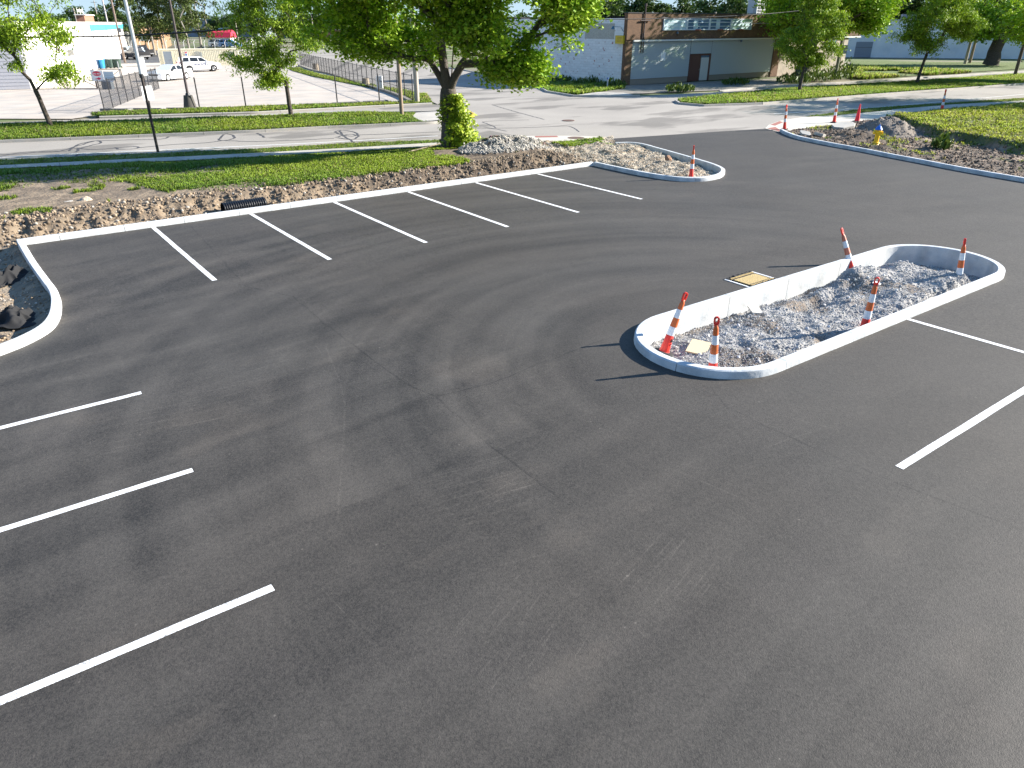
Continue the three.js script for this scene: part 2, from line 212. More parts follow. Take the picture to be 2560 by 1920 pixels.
function lotTexture(x0, z0, w, n, seed) {
  const ov = new Float32Array(n * n), r = rng(seed), sc = n / w;                 // scuffs, rubbed-off dust lines and tyre marks drawn stroke by stroke
  const dab = (x, z, rad, a) => { const ci = (x - x0) * sc, cj = (z - z0) * sc, R = Math.max(.7, rad * sc); for (let j = Math.max(0, Math.floor(cj - R)); j <= Math.min(n - 1, cj + R); j++) for (let i = Math.max(0, Math.floor(ci - R)); i <= Math.min(n - 1, ci + R); i++) { const d = Math.hypot(i - ci, j - cj) / R; if (d < 1) ov[j * n + i] += a * (1 - d); } };
  const rr = rng(4242);
  const stroke = (x, z, ang, len, curve, rad, a) => { const st = Math.max(.008, rad * .7); for (let s = 0; s < len; s += st) { const k = Math.sin(Math.PI * s / len), q = LAT[(Math.floor(s * 40) * 71 + Math.floor(x * 97)) & 65535]; if (q > .25) dab(x, z, rad, a * k * (.4 + q)); ang += curve * st; x += Math.cos(ang) * st; z += Math.sin(ang) * st; } };
  for (let i = 0; i < 130; i++) stroke(rr() * 20 - 3, -rr() * 20, (rr() < .6 ? 0 : 1.4) + (rr() - .5) * .6, .3 + rr() * 1.6, (rr() - .5) * .5, .010 + rr() * .010, .1 + rr() * .26);
  for (let i = 0; i < 70; i++) { const R = 4 + rr() * 8, a0 = Math.PI * (.9 + rr() * .6); stroke(G_arc[0] + R * Math.cos(a0), G_arc[1] + R * Math.sin(a0), a0 + Math.PI / 2, 3 + rr() * 5, 1 / R, .08 + rr() * .05, (rr() < .5 ? .05 : -.05) * (.5 + rr())); }
  for (const [R, a] of [[5.6, -.1], [5.45, -.07], [6.6, .06], [7.1, -.05], [4.7, .05]]) stroke(G_arc[0] + R * Math.cos(2.75), G_arc[1] + R * Math.sin(-3.55), -1.9, 8, 1 / R, .09, a);
  for (let i = 0; i < 46; i++) stroke(rr() * 9 - 3, -8 - rr() * 14, (rr() - .5) * .5, 2 + rr() * 5, (rr() - .5) * .12, .05 + rr() * .1, (rr() < .7 ? .06 : -.04) * (.5 + rr()));
  for (let i = 0; i < 26; i++) stroke(rr() * 26, -12 - rr() * 9, 1.2 + rr() * .8, 1.5 + rr() * 4, (rr() - .5) * .3, .08 + rr() * .04, .02 + rr() * .03);
  const patch = (cx, cz, ang, m) => { for (let i = 0; i < m; i++) stroke(cx + (rr() - .5) * 1.1, cz + (rr() - .5) * 1.1, ang + (rr() - .5) * .15, .3 + rr() * .7, 0, .011, .22 + rr() * .25); };
  patch(3.45, -6.1, .15, 34); patch(1.6, -10.3, .1, 26); patch(4.5, -3.6, -.3, 18); patch(.6, -10.2, .2, 24); patch(2.6, -3.9, -.4, 14);
  const line = [[3.99,-11.21], [3.65,-9.81], [3.41,-9.08], [2.97,-8.13], [2.49,-7.14], [2.17,-6.47]]; for (const p of resample(line, .012)) if (LAT[(Math.floor(p[1] * 60) * 13) & 65535] > .3) dab(p[0] + (rr() - .5) * .02, p[1], .016, .3);
  for (let i = 0; i < 420; i++) dab(rr() * 40 - 4, -rr() * 32, .008 + rr() * .01, 1.2 + rr() * 1.5);       // pale grit
  const sd = new Float32Array(n * n).fill(9), RS = .34 * sc;                     // distance to the lay-down seams
  for (const s of seams) for (const p of resample(s, .03)) { const ci = (p[0] + .05 * (vn(p[0] * 3, p[1] * 3) - .5) - x0) * sc, cj = (p[1] + .05 * (vn(p[0] * 3 + 9, p[1] * 3) - .5) - z0) * sc; for (let j = Math.max(0, Math.ceil(cj - RS)); j <= Math.min(n - 1, cj + RS); j++) for (let i = Math.max(0, Math.ceil(ci - RS)); i <= Math.min(n - 1, ci + RS); i++) { const d = Math.hypot(i - ci, j - cj) / sc, q = j * n + i; if (d < sd[q]) sd[q] = d; } }
  return colTex(n, n, (i, j) => {
    const x = x0 + i / sc, z = z0 + j / sc, a = x - G_arc[0], b = z - G_arc[1], R = Math.hypot(a, b), th = Math.atan2(b, a);
    let v = 1 + .26 * (fbm(x * .35 + 40, z * .35, 4) - .5) + .14 * (fbm(x * 2.1, z * 2.1 + 9, 3) - .5);
    const wl = 1 - sstep(5, 9, x), st = fbm(x * .22 + 5, z * 2.4 + .3 * x, 3) - .5, st2 = fbm(x * 3.1, z * .35, 2) - .5;      // lay-down streaks of the paver
    v += wl * (.75 * st + .25 * st2) + (1 - wl) * .3 * (fbm(x * .35 + z * .2, z * 1.6 - x * .5, 3) - .5);
    v += .85 * sstep(2, 4, R) * (1 - sstep(13, 19, R)) * sstep(-5.2, -2.2, -Math.abs(th + 2.2) * 2.2) * (fbm(R * 2.2 + .4 * th, th * .9 + 20, 3) - .5);
    const dust = sstep(.6, .78, fbm(x * .7 + 11, z * 1.5 + 3, 4)) * (.35 + .65 * wl);
    v += dust * .2;
    const sdv = sd[j * n + i]; let sm = 0; if (sdv < .4) { sm -= .4 * (1 - sstep(.004, .028, sdv)) * (.3 + .9 * vn(x * 6, z * 6)); sm += .18 * (1 - sstep(.05, .3, sdv)) * (LAT[((i >> 1) * 73 + (j >> 1) * 511) & 65535] - .45); }
    v += sm +   .64 * (LAT[(i * 193 + j * 769 + (i * j >> 7)) & 65535] - .5) + .42 * (vn(x * 55, z * 55) - .5) + .12 * (vn(x * 24, z * 24) - .5) + ov[j * n + i];
    v = Math.max(.35, v);
    const wm = .04 * (fbm(x * .5 + 3, z * .5 + 70, 2) - .4) + dust * .02;
    return [.0508 * v * (1.0 + wm), .0453 * v, .0386 * v * (1 - wm)];
  });
}
const lot = new THREE.Group(); lot.name = 'car_park_asphalt'; lot.userData = { kind: 'structure' }; scene.add(lot);
{
  const near = [-2, 14, -15, 1], far = [-14, 38, -36, 16];
  const cut = (T, [x0, x1, z0, z1]) => clipTris(clipTris(clipTris(clipTris(T, 0, x0, false), 0, x1, true), 1, z0, false), 1, z1, true);
  const mk = (T, x0, z0, w, n, seed) => { const t = lotTexture(x0, z0, w, n, seed); return part(lot, 'asphalt_panel', trisGeo(T, .004, (x, z) => [(x - x0) / w, (z - z0) / w]), new THREE.MeshPhysicalMaterial({ map: t, bumpMap: rp(grainBump, w / .9), bumpScale: .0022, roughness: .7, specularIntensity: .8 })); };
  mk(cut(lotTris, near), -2, -15, 16, 2048, 5);
  const F = [[far[0], far[1], far[2], near[2]], [far[0], near[0], near[2], far[3]], [near[1], far[1], near[2], far[3]], [near[0], near[1], near[3], far[3]]].flatMap((q) => cut(lotTris, q));
  mk(F, -3, -36, 40, 2048, 6);
}
{ // painted bay lines, with slightly ragged ends
  const bar = (x0, z0, x1, z1, w, seed) => { const r = rng(seed), n = 26, P = resample([[x0, z0], [x1, z1]], Math.hypot(x1 - x0, z1 - z0) / n), A = offset(P, w / 2).map((p) => [p[0] + (r() - .5) * .006, p[1] + (r() - .5) * .006]), B = offset(P, -w / 2).map((p) => [p[0] + (r() - .5) * .006, p[1] + (r() - .5) * .006]); part(lot, 'painted_line', trisGeo(triangulate([...A, ...B.reverse()]), .009), MK.paint); };
  [[3.3, 3.42, -16.12], [6.02, 6.12, -16.1], [8.68, 8.74, -16.05], [11.34, 11.4, -16.12], [14.05, 14.12, -16.28], [16.85, 16.97, -16.46]].forEach(([a, b, z], i) => bar(a, -21.84, b, z, .115, 30 + i));
  [[-11.24, 1.0], [-8.55, 1.1], [-5.86, 1.22]].forEach(([z, x], i) => bar(-6, z, x, z, .105, 40 + i));
  bar(13.66, -5.94, 13.95, -.5, .105, 50); bar(8.5, -3.32, 20, -3.36, .11, 51);
}

// ---------- kerbs of the new car park ----------
const kerbProf = [[.012, -.42], [0, -.02], [.006, .1], [.014, .132], [.038, .15], [.15, .15], [.16, .14], [.165, -.42]];
function kerb(name, label, path, len) { const k = thing(name, label, 'kerb'); for (const P of splitPath(path, len)) part(k, 'kerb_section', sweep(P, kerbProf), MK.kerb); return k; }
kerb('straight_kerb', 'straight pale concrete kerb along the heads of the parking bays', resample(backKerbPath, .31), 1.55);
kerb('curved_kerb', 'pale concrete kerb curving round the earth bed with black cloth', leftKerbPath, 2.4);
kerb('looped_kerb', 'rounded concrete kerb around the end of the earth peninsula', penPath, 1.75);
kerb('island_kerb', 'oval concrete kerb ring enclosing the gravel island', islandPath, 1.95);
kerb('sweeping_kerb', 'long concrete kerb bending past the yellow fire hydrant', rightKerbPath, 2.1);

// ---------- streets, pavements, medians ----------
struct('street', land([...streetNear, [24.27,-29.03], [25.39,-27.87], ...lotStreetEdge, [36.20,-25.83], [38.28,-26.59], ...streetRNear, [150, -20], ...farEdgeR, ...sideRight, [60, -170], ...sideLeft, ...farEdgeL], .0), MK.street);
function panels(name, A, B, len, y, m) { // footway cast in slabs with open joints
  const g = new THREE.Group(); g.name = numbered(name); g.userData = { kind: 'structure' }; scene.add(g);
  const RA = resample(A, .5), tot = RA.length; const RB = []; const LB = B.map((p, i) => i ? Math.hypot(p[0] - B[i - 1][0], p[1] - B[i - 1][1]) : 0); const sumB = LB.reduce((a, b) => a + b);
  for (let i = 0; i < tot; i++) { let d = sumB * i / (tot - 1), k = 1; while (k < B.length - 1 && d > LB[k]) d -= LB[k++]; RB.push([lerp(B[k - 1][0], B[k][0], d / LB[k]), lerp(B[k - 1][1], B[k][1], d / LB[k])]); }
  const st = Math.max(1, Math.round(len / .5));
  for (let i = 0; i < tot - 1; i += st) { const e = Math.min(tot - 1, i + st), a = RA.slice(i, e + 1), b = RB.slice(i, e + 1); a[a.length - 1] = [lerp(RA[e - 1][0], RA[e][0], .965), lerp(RA[e - 1][1], RA[e][1], .965)]; b[b.length - 1] = [lerp(RB[e - 1][0], RB[e][0], .965), lerp(RB[e - 1][1], RB[e][1], .965)]; const T = triangulate([...a, ...b.reverse()]), top = trisGeo(T, y); const bot = trisGeo(T, y - .06); part(g, 'paving_slab', MG([top, bot, ...[[a, 1]].map(([q]) => sweep(q, [[0, y - .06], [0, y - .0005]]))]), m); }
}
panels('pavement', swFar, swNear, 1.5, .06, MK.walk);
panels('pavement', swRFar, swRNear, 1.5, .03, MK.walk);
struct('corner_apron', land(apronL, .02), MK.apron);
struct('corner_apron', land(apronR, .02), MK.apron);
{ const tile = (P) => struct('tactile_paving', land(P, .026), mat(.3, .11, .085, .9)); tile([[22.81,-29.89], [23.76,-29.30], [23.56,-28.92], [22.57,-29.47]]); tile([[36.28,-25.78], [38.09,-26.48], [37.79,-26.02], [36.13,-25.35]]); tile([[34.85,-24.93], [35.69,-25.03], [34.76,-24.00], [34.29,-23.76]]); }
{ const c = (px, r) => { const g = new THREE.CylinderGeometry(r, r, .02, 24); const o = struct('manhole_cover', g, MK.iron); o.position.set(px[0], .018, px[1]); }; c([24.10,-28.20], .42); c([28.35,-33.92], .36); }
const stKerbProf = [[.0, -.1], [0, .1], [.03, .13], [.15, .13], [.16, -.1]];
const streetKerb = (P, m = MK.walk, len = 3) => { const g = new THREE.Group(); g.name = numbered('street_kerb'); g.userData = { kind: 'structure' }; scene.add(g); for (const q of splitPath(resample(P, .5), len, .02)) part(g, 'kerb_stone', sweep(q, stKerbProf), m); };
streetKerb(medLNear.slice(0, 6)); streetKerb([medLNear[5], medLNear[6], ...medLFar.slice(0, 2)], MK.yellowPaint, 1.2); streetKerb(medLFar.slice(1));
streetKerb([...medRNear].reverse().map((p) => p).reverse()); streetKerb(medRFar);
streetKerb(farEdgeL.slice(1, 5).reverse().reverse().map((p) => p)); streetKerb([...farEdgeR]);
streetKerb([[42.74,-42.56], [41.37,-42.91], [38.37,-45.48], [39.10,-49.79], [47.42,-64.52], [51.5, -90]]);
struct('median_infill', land([[20.68,-37.82], [21.36,-37.67], [23.37,-38.09], [24.57,-38.83], [25.10,-39.48], [25.29,-40.29], [24.08,-41.70], [22.57,-41.83], [21.27,-39.95]], .125), MK.walk);
struct('old_car_park', land([[-45, -63.2], [1.34,-55.24], [4.81,-51.86], [5.93,-52.91], ...lotFront, ...fenceR.slice(1), [52, -170], [40, -240], [-45, -240]], .006), MK.oldLot);
struct('dark_asphalt_yard', land([[23.26,-153.38], [30.57,-153.42], [44.68,-225.07], [36.71,-230.78]], .012), MK.darkLot);
struct('forecourt', land([[39.59,-46.29], [44.41,-44.38], [52.36,-42.71], [61.47,-42.89], [69.12,-48.84], [49.37,-51.26]], .012), new THREE.MeshStandardMaterial({ map: rp(tileTex(.2, .18, .15, .3, .1), .2), roughness: 1 }));
struct('forecourt', land([[38.59,-45.74], [42.78,-42.73], [43.82,-45.49], [42.20,-47.58]], .03), MK.walk);
{ // road paint and tar-sealed cracks
  const ribbon = (name, P, w, y, m, jag = 0) => { const r = rng(P.length * 7 + Math.round(P[0][0] * 10)); const R = jag ? smooth(P, .25).map((p) => [p[0] + (r() - .5) * jag, p[1] + (r() - .5) * jag]) : resample(P, 1); const A = offset(R, w / 2), B = offset(R, -w / 2), T = []; for (let i = 0; i + 1 < R.length; i++) T.push([A[i], A[i + 1], B[i + 1]], [A[i], B[i + 1], B[i]]); return struct(name, trisGeo(T, y), m); };
  ribbon('edge_line', [[-30, -48], [0.51,-38.20], [10.41,-35.05], [14.63,-33.83], [18.95,-32.92]], .14, .005, MK.roadPaint);
  ribbon('edge_line', [[41.12,-29.08], [45.33,-28.32], [50.44,-27.41], [69.19,-25.98], [105, -22]], .14, .005, MK.roadPaint);
  ribbon('edge_line', [[-30, -64], [2.28,-50.77], [14.38,-47.43], [19.80,-46.46]], .13, .005, MK.roadPaint);
  const CR = [[[0.14,-39.68], [1.12,-38.72], [2.19,-38.88], [3.08,-38.39]], [[0.52,-38.51], [1.45,-39.14], [2.61,-38.44], [3.36,-39.45], [4.57,-41.19]], [[3.08,-38.39], [3.70,-40.24], [4.57,-41.19], [4.62,-40.20], [3.62,-38.97], [3.34,-37.93]], [[3.34,-39.32], [4.17,-38.16], [5.15,-38.17], [5.75,-38.18], [5.78,-37.43], [5.05,-37.53], [5.00,-38.27]], [[4.57,-41.19], [6.07,-40.44], [7.43,-39.96], [7.75,-40.59]], [[5.80,-37.56], [7.30,-37.67], [8.84,-37.33], [9.69,-37.68]], [[9.68,-38.35], [10.42,-39.92], [10.54,-38.94], [9.97,-37.65], [9.57,-37.61], [9.65,-38.37]], [[9.65,-37.55], [10.83,-36.38], [12.91,-35.54], [14.33,-35.20]], [[15.28,-37.38], [15.77,-37.79], [16.11,-36.78], [15.80,-35.71], [15.35,-35.33], [15.15,-36.36], [15.28,-37.38]], [[15.67,-37.67], [15.08,-35.69], [14.76,-34.22], [14.54,-33.57]], [[14.55,-35.38], [15.48,-36.12], [15.71,-35.41], [14.88,-34.30], [14.54,-35.21]], [[15.78,-35.55], [17.80,-34.83], [19.79,-34.15]], [[3.15,-36.37], [3.36,-37.24]], [[11.83,-39.28], [11.64,-37.46]], [[23.92,-36.40], [25.09,-36.26], [26.66,-35.61]], [[23.92,-36.40], [23.39,-34.58], [22.90,-33.48], [22.74,-34.41]], [[22.02,-34.51], [22.81,-33.34], [22.84,-32.34]], [[29.85,-44.11], [28.57,-39.46], [27.55,-35.22]], [[22.99,-33.61], [24.79,-32.74], [26.71,-31.98], [25.78,-29.86]]];
  const all = []; for (let i = 0; i < CR.length; i++) { const r = rng(900 + i), R = smooth(CR[i], .3).map((p) => [p[0] + (r() - .5) * .1, p[1] + (r() - .5) * .1]), w = i > 13 ? .06 : .11, A = offset(R, w / 2), B = offset(R, -w / 2), T = []; for (let k = 0; k + 1 < R.length; k++) T.push([A[k], A[k + 1], B[k + 1]], [A[k], B[k + 1], B[k]]); all.push(trisGeo(T, .0045 + i * .0002)); }
  struct('crack_sealant', mergeGeometries(all), MK.tar);
}

// ---------- earth, grass and gravel ----------
function terrain(name, poly, cell, hf, cf, m) {
  let x0 = 1e9, x1 = -1e9, z0 = 1e9, z1 = -1e9; for (const [x, z] of poly) { x0 = Math.min(x0, x); x1 = Math.max(x1, x); z0 = Math.min(z0, z); z1 = Math.max(z1, z); }
  const nx = Math.ceil((x1 - x0) / cell) + 1, nz = Math.ceil((z1 - z0) / cell) + 1, id = new Int32Array(nx * nz).fill(-1), pos = [], col = [], uv = [], idx = [];
  const at = (i, j) => { const q = j * nx + i; if (id[q] < 0) { const x = x0 + i * cell, z = z0 + j * cell; id[q] = pos.length / 3; pos.push(x, hf(x, z), z); col.push(...cf(x, z)); uv.push(x, z); } return id[q]; };
  for (let j = 0; j + 1 < nz; j++) for (let i = 0; i + 1 < nx; i++) { if (!inPoly(x0 + (i + .5) * cell, z0 + (j + .5) * cell, poly)) continue; const a = at(i, j), b = at(i + 1, j), c = at(i, j + 1), d = at(i + 1, j + 1); idx.push(a, c, b, b, c, d); }
  const g = new THREE.BufferGeometry(); g.setAttribute('position', new THREE.Float32BufferAttribute(pos, 3)); g.setAttribute('color', new THREE.Float32BufferAttribute(col, 3)); g.setAttribute('uv', new THREE.Float32BufferAttribute(uv, 2)); g.setIndex(idx); g.computeVertexNormals();
  return struct(name, g, m);
}
const mixc = (a, b, t) => [lerp(a[0], b[0], t), lerp(a[1], b[1], t), lerp(a[2], b[2], t)];
const SOIL = [.28, .212, .142], SOILD = [.12, .09, .064], SOILP = [.46, .38, .28], GRAV = [.36, .345, .325], TURF = [.085, .115, .025];
const vergePoly = [...swNear.slice(1).filter((p) => p[0] > -14), ...apronL.slice(5, 8).reverse(), [25.37,-26.96], ...offset(penPath, .08), [19.7, -22.02], [.16, -21.93], ...offset(leftKerbPath, .08), [-14, -13.2], [-14, -39.3]];
const pileG = (x, z) => { const a = (x - 18.0) / 2.5, b = (z + 25.4 + .1 * (x - 17)) / 1.5; return Math.max(0, 1 - a * a - b * b); };
function vergeParts(x, z) {
  const n1 = fbm(x * .9 + 3, z * .9, 3), n2 = fbm(x * 3.3, z * 3.3 + 8, 3), d = -22.05 - z, e = z - polyAt(swNear, x);
  const dt = .95 + .7 * n1, bank = sstep(.22, dt, d + .55 * (n2 - .5)), pen = sstep(18.6, 20.4, x + (n1 - .5)), bed = (1 - sstep(-.3, .25, x)) * sstep(-22.8, -21.9, z + .4 * (n2 - .5)), pile = Math.max(pileG(x, z), 0);
  return { n1, n2, d, e, dt, bank, pen, bed, pile };
}
function vergeH(x, z) {
  const q = vergeParts(x, z), rough = fbm(x * 7, z * 7, 3) - .5; const groove = 1 - Math.abs(2 * vn(x * 3.2 + 40, z * .7) - 1); let h = .42 * q.bank * (.06 + .94 * sstep(.3, 4.2, q.e)) + .01 + .05 * (q.n1 - .5);
  h += q.bank * (1 - q.bank) * 4 * (.12 * rough - .1 * groove * groove) + .03 * rough;
  h = lerp(h, .02 + .2 * (q.n1 - .35) + .2 * (q.n2 - .5) + .08 * rough + .12 * sstep(21, 25, -z) - .16 * sstep(1.2, .2, distPL(x, z, penPath)), q.pen);
  h = lerp(h, -.17 + .14 * (q.n1 - .5) + .12 * (q.n2 - .5) + .05 * rough, q.bed);
  h += .5 * Math.pow(q.pile, .8) * (.75 + .9 * (q.n2 - .5)) + .16 * q.pile * rough;
  if (q.e < .15) h = Math.min(h, .02); return h;
}
function vergeGrass(x, z) {
  const q = vergeParts(x, z); if (q.pen > .5) return z < -25.2 && x > 21 && vn(x * 1.5, z * 1.5) > .45 && z > -26.6 ? .8 : 0; if (q.bed > .3) return 0; if (q.pile > .04 || (x > 14.8 + 1.2 * (q.n1 - .5) && q.e > 1.6)) return 0;
  const bare = sstep(.46, .6, fbm(x * .5 + 2, z * .8 + 1, 3)) * (1 - sstep(6, 10, x)), left = 1 - sstep(3.2, 6.2, x + 2 * (q.n1 - .5));
  let m = sstep(q.dt * .85, q.dt * 1.12, q.d + .5 * (q.n2 - .5)); m *= 1 - .9 * bare; const thr = 1 + 5.2 * (1 - sstep(1.5, 7, x + 1.5 * (q.n1 - .5))); m *= Math.max(sstep(thr - .7, thr + .7, q.d + 2.2 * (q.n1 - .5)), left * sstep(.6, .68, fbm(x * 1.1 + 7, z * 1.1, 3)) * .8); return q.e < 0 ? 0 : m;
}
function vergeC(x, z) {
  const q = vergeParts(x, z), v = .75 + .5 * fbm(x * 5, z * 5 + 4, 3); let c = mixc(SOIL, SOILD, sstep(.35, .6, q.n2) * .6 + .5 * sstep(8, 13, x));
  c = mixc(c, TURF, vergeGrass(x, z) * .85); c = mixc(c, q.n2 > .56 ? SOIL : SOILP, q.pen * (.5 + .5 * sstep(.3, .5, q.n1))); c = mixc(c, [.3, .235, .165], q.bed); c = mixc(c, q.n2 > .6 ? SOILD : GRAV, sstep(.02, .3, q.pile + .3 * (q.n2 - .5)));
  return c.map((k) => k * v);
}
terrain('verge_earth', vergePoly, .1, vergeH, vergeC, MK.soil);

const rightEdge = [[44.61,-23.49], [42.78,-22.22], [39.71,-19.14], [38.40,-17.29], [37.69,-15.31], [36.86,-13.13], [36, -9], [35, 2]];
const edgeX = (z) => { for (let i = 0; i + 1 < rightEdge.length; i++) if (z <= rightEdge[i + 1][1]) { const a = rightEdge[i], b = rightEdge[i + 1]; return lerp(a[0], b[0], clamp((z - a[1]) / (b[1] - a[1]), 0, 1)); } return 35; };
const rightPoly = [...offset(rightKerbPath, .08), [34.50,-23.62], [34.89,-23.53], [38.25,-23.72], [41.22,-23.56], [45.91,-23.81], ...swRNear.slice(0, 3), [100, -13.4], [100, -1], [29.5, -1]];
const hump = (x, z, cx, cz, r) => Math.max(0, 1 - ((x - cx) ** 2 + (z - cz) ** 2) / (r * r));
const mound = [38.30,-20.33], heapB = [35.44,-19.91], heapC = [33.31,-17.58];
const rightLawn = (x, z) => sstep(-.12, .16, (x - edgeX(z)) * .8 + .5 * (fbm(x * 1.6, z * 1.6, 3) - .5));
function rightH(x, z) {
  const n1 = fbm(x * .8 + 9, z * .8, 3), n2 = fbm(x * 4, z * 4, 3), L = rightLawn(x, z), dS = distPL(x, z, swRNear);
  let h = .02 + .16 * (n1 - .4) + .12 * (n2 - .5) * (1 - L) + .05 * (fbm(x * 9, z * 9, 2) - .5) * (1 - L);
  h += .4 * L * (.2 + .8 * sstep(.1, 3, dS)) + (1 - L) * (.82 * Math.pow(hump(x, z, mound[0] + .2, mound[1], 1.6), 1.1) * (.85 + .4 * (n2 - .5)) + .3 * hump(x, z, heapB[0], heapB[1], 1.7) * (.7 + .6 * n2) + .22 * hump(x, z, heapC[0], heapC[1], 1.1));
  if (distPL(x, z, rightKerbPath) < .5) h = Math.min(h, .1); const hd = Math.hypot(x - 33.74, z + 18.16); return hd < 1.3 ? lerp(Math.min(h, .05), h, sstep(.35, 1.2, hd)) : h;
}
const rightTuft = (x, z) => { const L = rightLawn(x, z); if (L > .5) return 1; const m = hump(x, z, ...mound, 2); if (m > .1) return 0; const w = sstep(.58, .66, fbm(x * .9 + 31, z * .9 + 7, 2)); return w * (x > 33 ? .8 : .3); };
function rightC(x, z) {
  const n2 = fbm(x * 3, z * 3 + 5, 3), v = .75 + .5 * fbm(x * 6, z * 6, 3); let c = mixc([.25, .18, .125], SOILD, sstep(.28, .5, n2)); if (x > 34.5 && z > -19) c = mixc(c, [.33, .25, .175], sstep(.42, .6, fbm(x * .8, z * .8 + 40, 2)));
  c = mixc(c, [.22, .185, .15], sstep(.02, .3, hump(x, z, ...mound, 2.1))); c = mixc(c, TURF, rightTuft(x, z) * .85); return c.map((k) => k * v);
}
terrain('lawn_earth', rightPoly.map((p) => p), .12, rightH, rightC, MK.soil);

// gravel inside the kerbed island
const islIn = offset(islandPath, .08);
function islH(x, z) {
  const n1 = fbm(x * 1.1 + 4, z * 1.1, 3), n2 = fbm(x * 5, z * 5, 3), e = distPL(x, z, islandPath), lat = (z + 7.33) / 1.3;
  let m = sstep(8.9, 10.6, x) * (1 - sstep(16.9, 17.7, x + .5 * (n1 - .5))); m *= sstep(-1.05, -.25, lat + .35 * (n1 - .5)) * sstep(.12, .55, e + .15 * (n2 - .5));
  const dip = Math.max(0, 1 - Math.hypot((x - 13.6) / 1.5, (z + 7.75) / .3)) + Math.max(0, 1 - Math.hypot((x - 11.9) / .45, (z + 6.35) / .3));
  return -.32 + .1 * (n1 - .5) + .07 * (n2 - .5) + m * (.2 + .27 * sstep(13.2, 15.2, x)) * (.8 + .8 * (n1 - .3)) - .26 * Math.min(1, dip * 1.4);
}
terrain('island_gravel_bed', islIn, .05, islH, (x, z) => { const v = .65 + .7 * fbm(x * 9, z * 9, 3), n = fbm(x * 1.3, z * 1.3 + 50, 3); return mixc([.36, .345, .325], [.19, .155, .125], sstep(.52, .64, n)).map((k) => k * v); }, MK.soil);

function rockGeo(seed, flat = .7) { const g = new THREE.IcosahedronGeometry(1, 1), p = g.attributes.position; for (let i = 0; i < p.count; i++) { const x = p.getX(i), y = p.getY(i), z = p.getZ(i), k = .72 + .5 * fbm(x * 1.3 + seed * 7 + 20, y * 1.3 + z * 1.7 + 20, 2); p.setXYZ(i, x * k, y * k * flat, z * k * .9); } g.computeVertexNormals(); return g; }
const stoneMat = mat(1, 1, 1, .95), pebbleGeo = rockGeo(1);
function scatter(name, label, category, geo, m, list) { // list of [x, y, z, size, [rgb], turn?]
  const o = new THREE.InstancedMesh(geo, m, list.length), M = new THREE.Matrix4(), q = new THREE.Quaternion(), r = rng(list.length + 3), c = new THREE.Color();
  list.forEach(([x, y, z, s, rgb, up], i) => { q.setFromEuler(up ? new THREE.Euler((r() - .5) * .5, r() * 6.28, (r() - .5) * .5) : new THREE.Euler(r() * 6.28, r() * 6.28, r() * 6.28)); M.compose(new THREE.Vector3(x, y, z), q, Array.isArray(s) ? new THREE.Vector3(...s) : new THREE.Vector3(s, s, s)); o.setMatrixAt(i, M); o.setColorAt(i, c.setRGB(...rgb)); });
  return stuff(o, name, label, category);
}
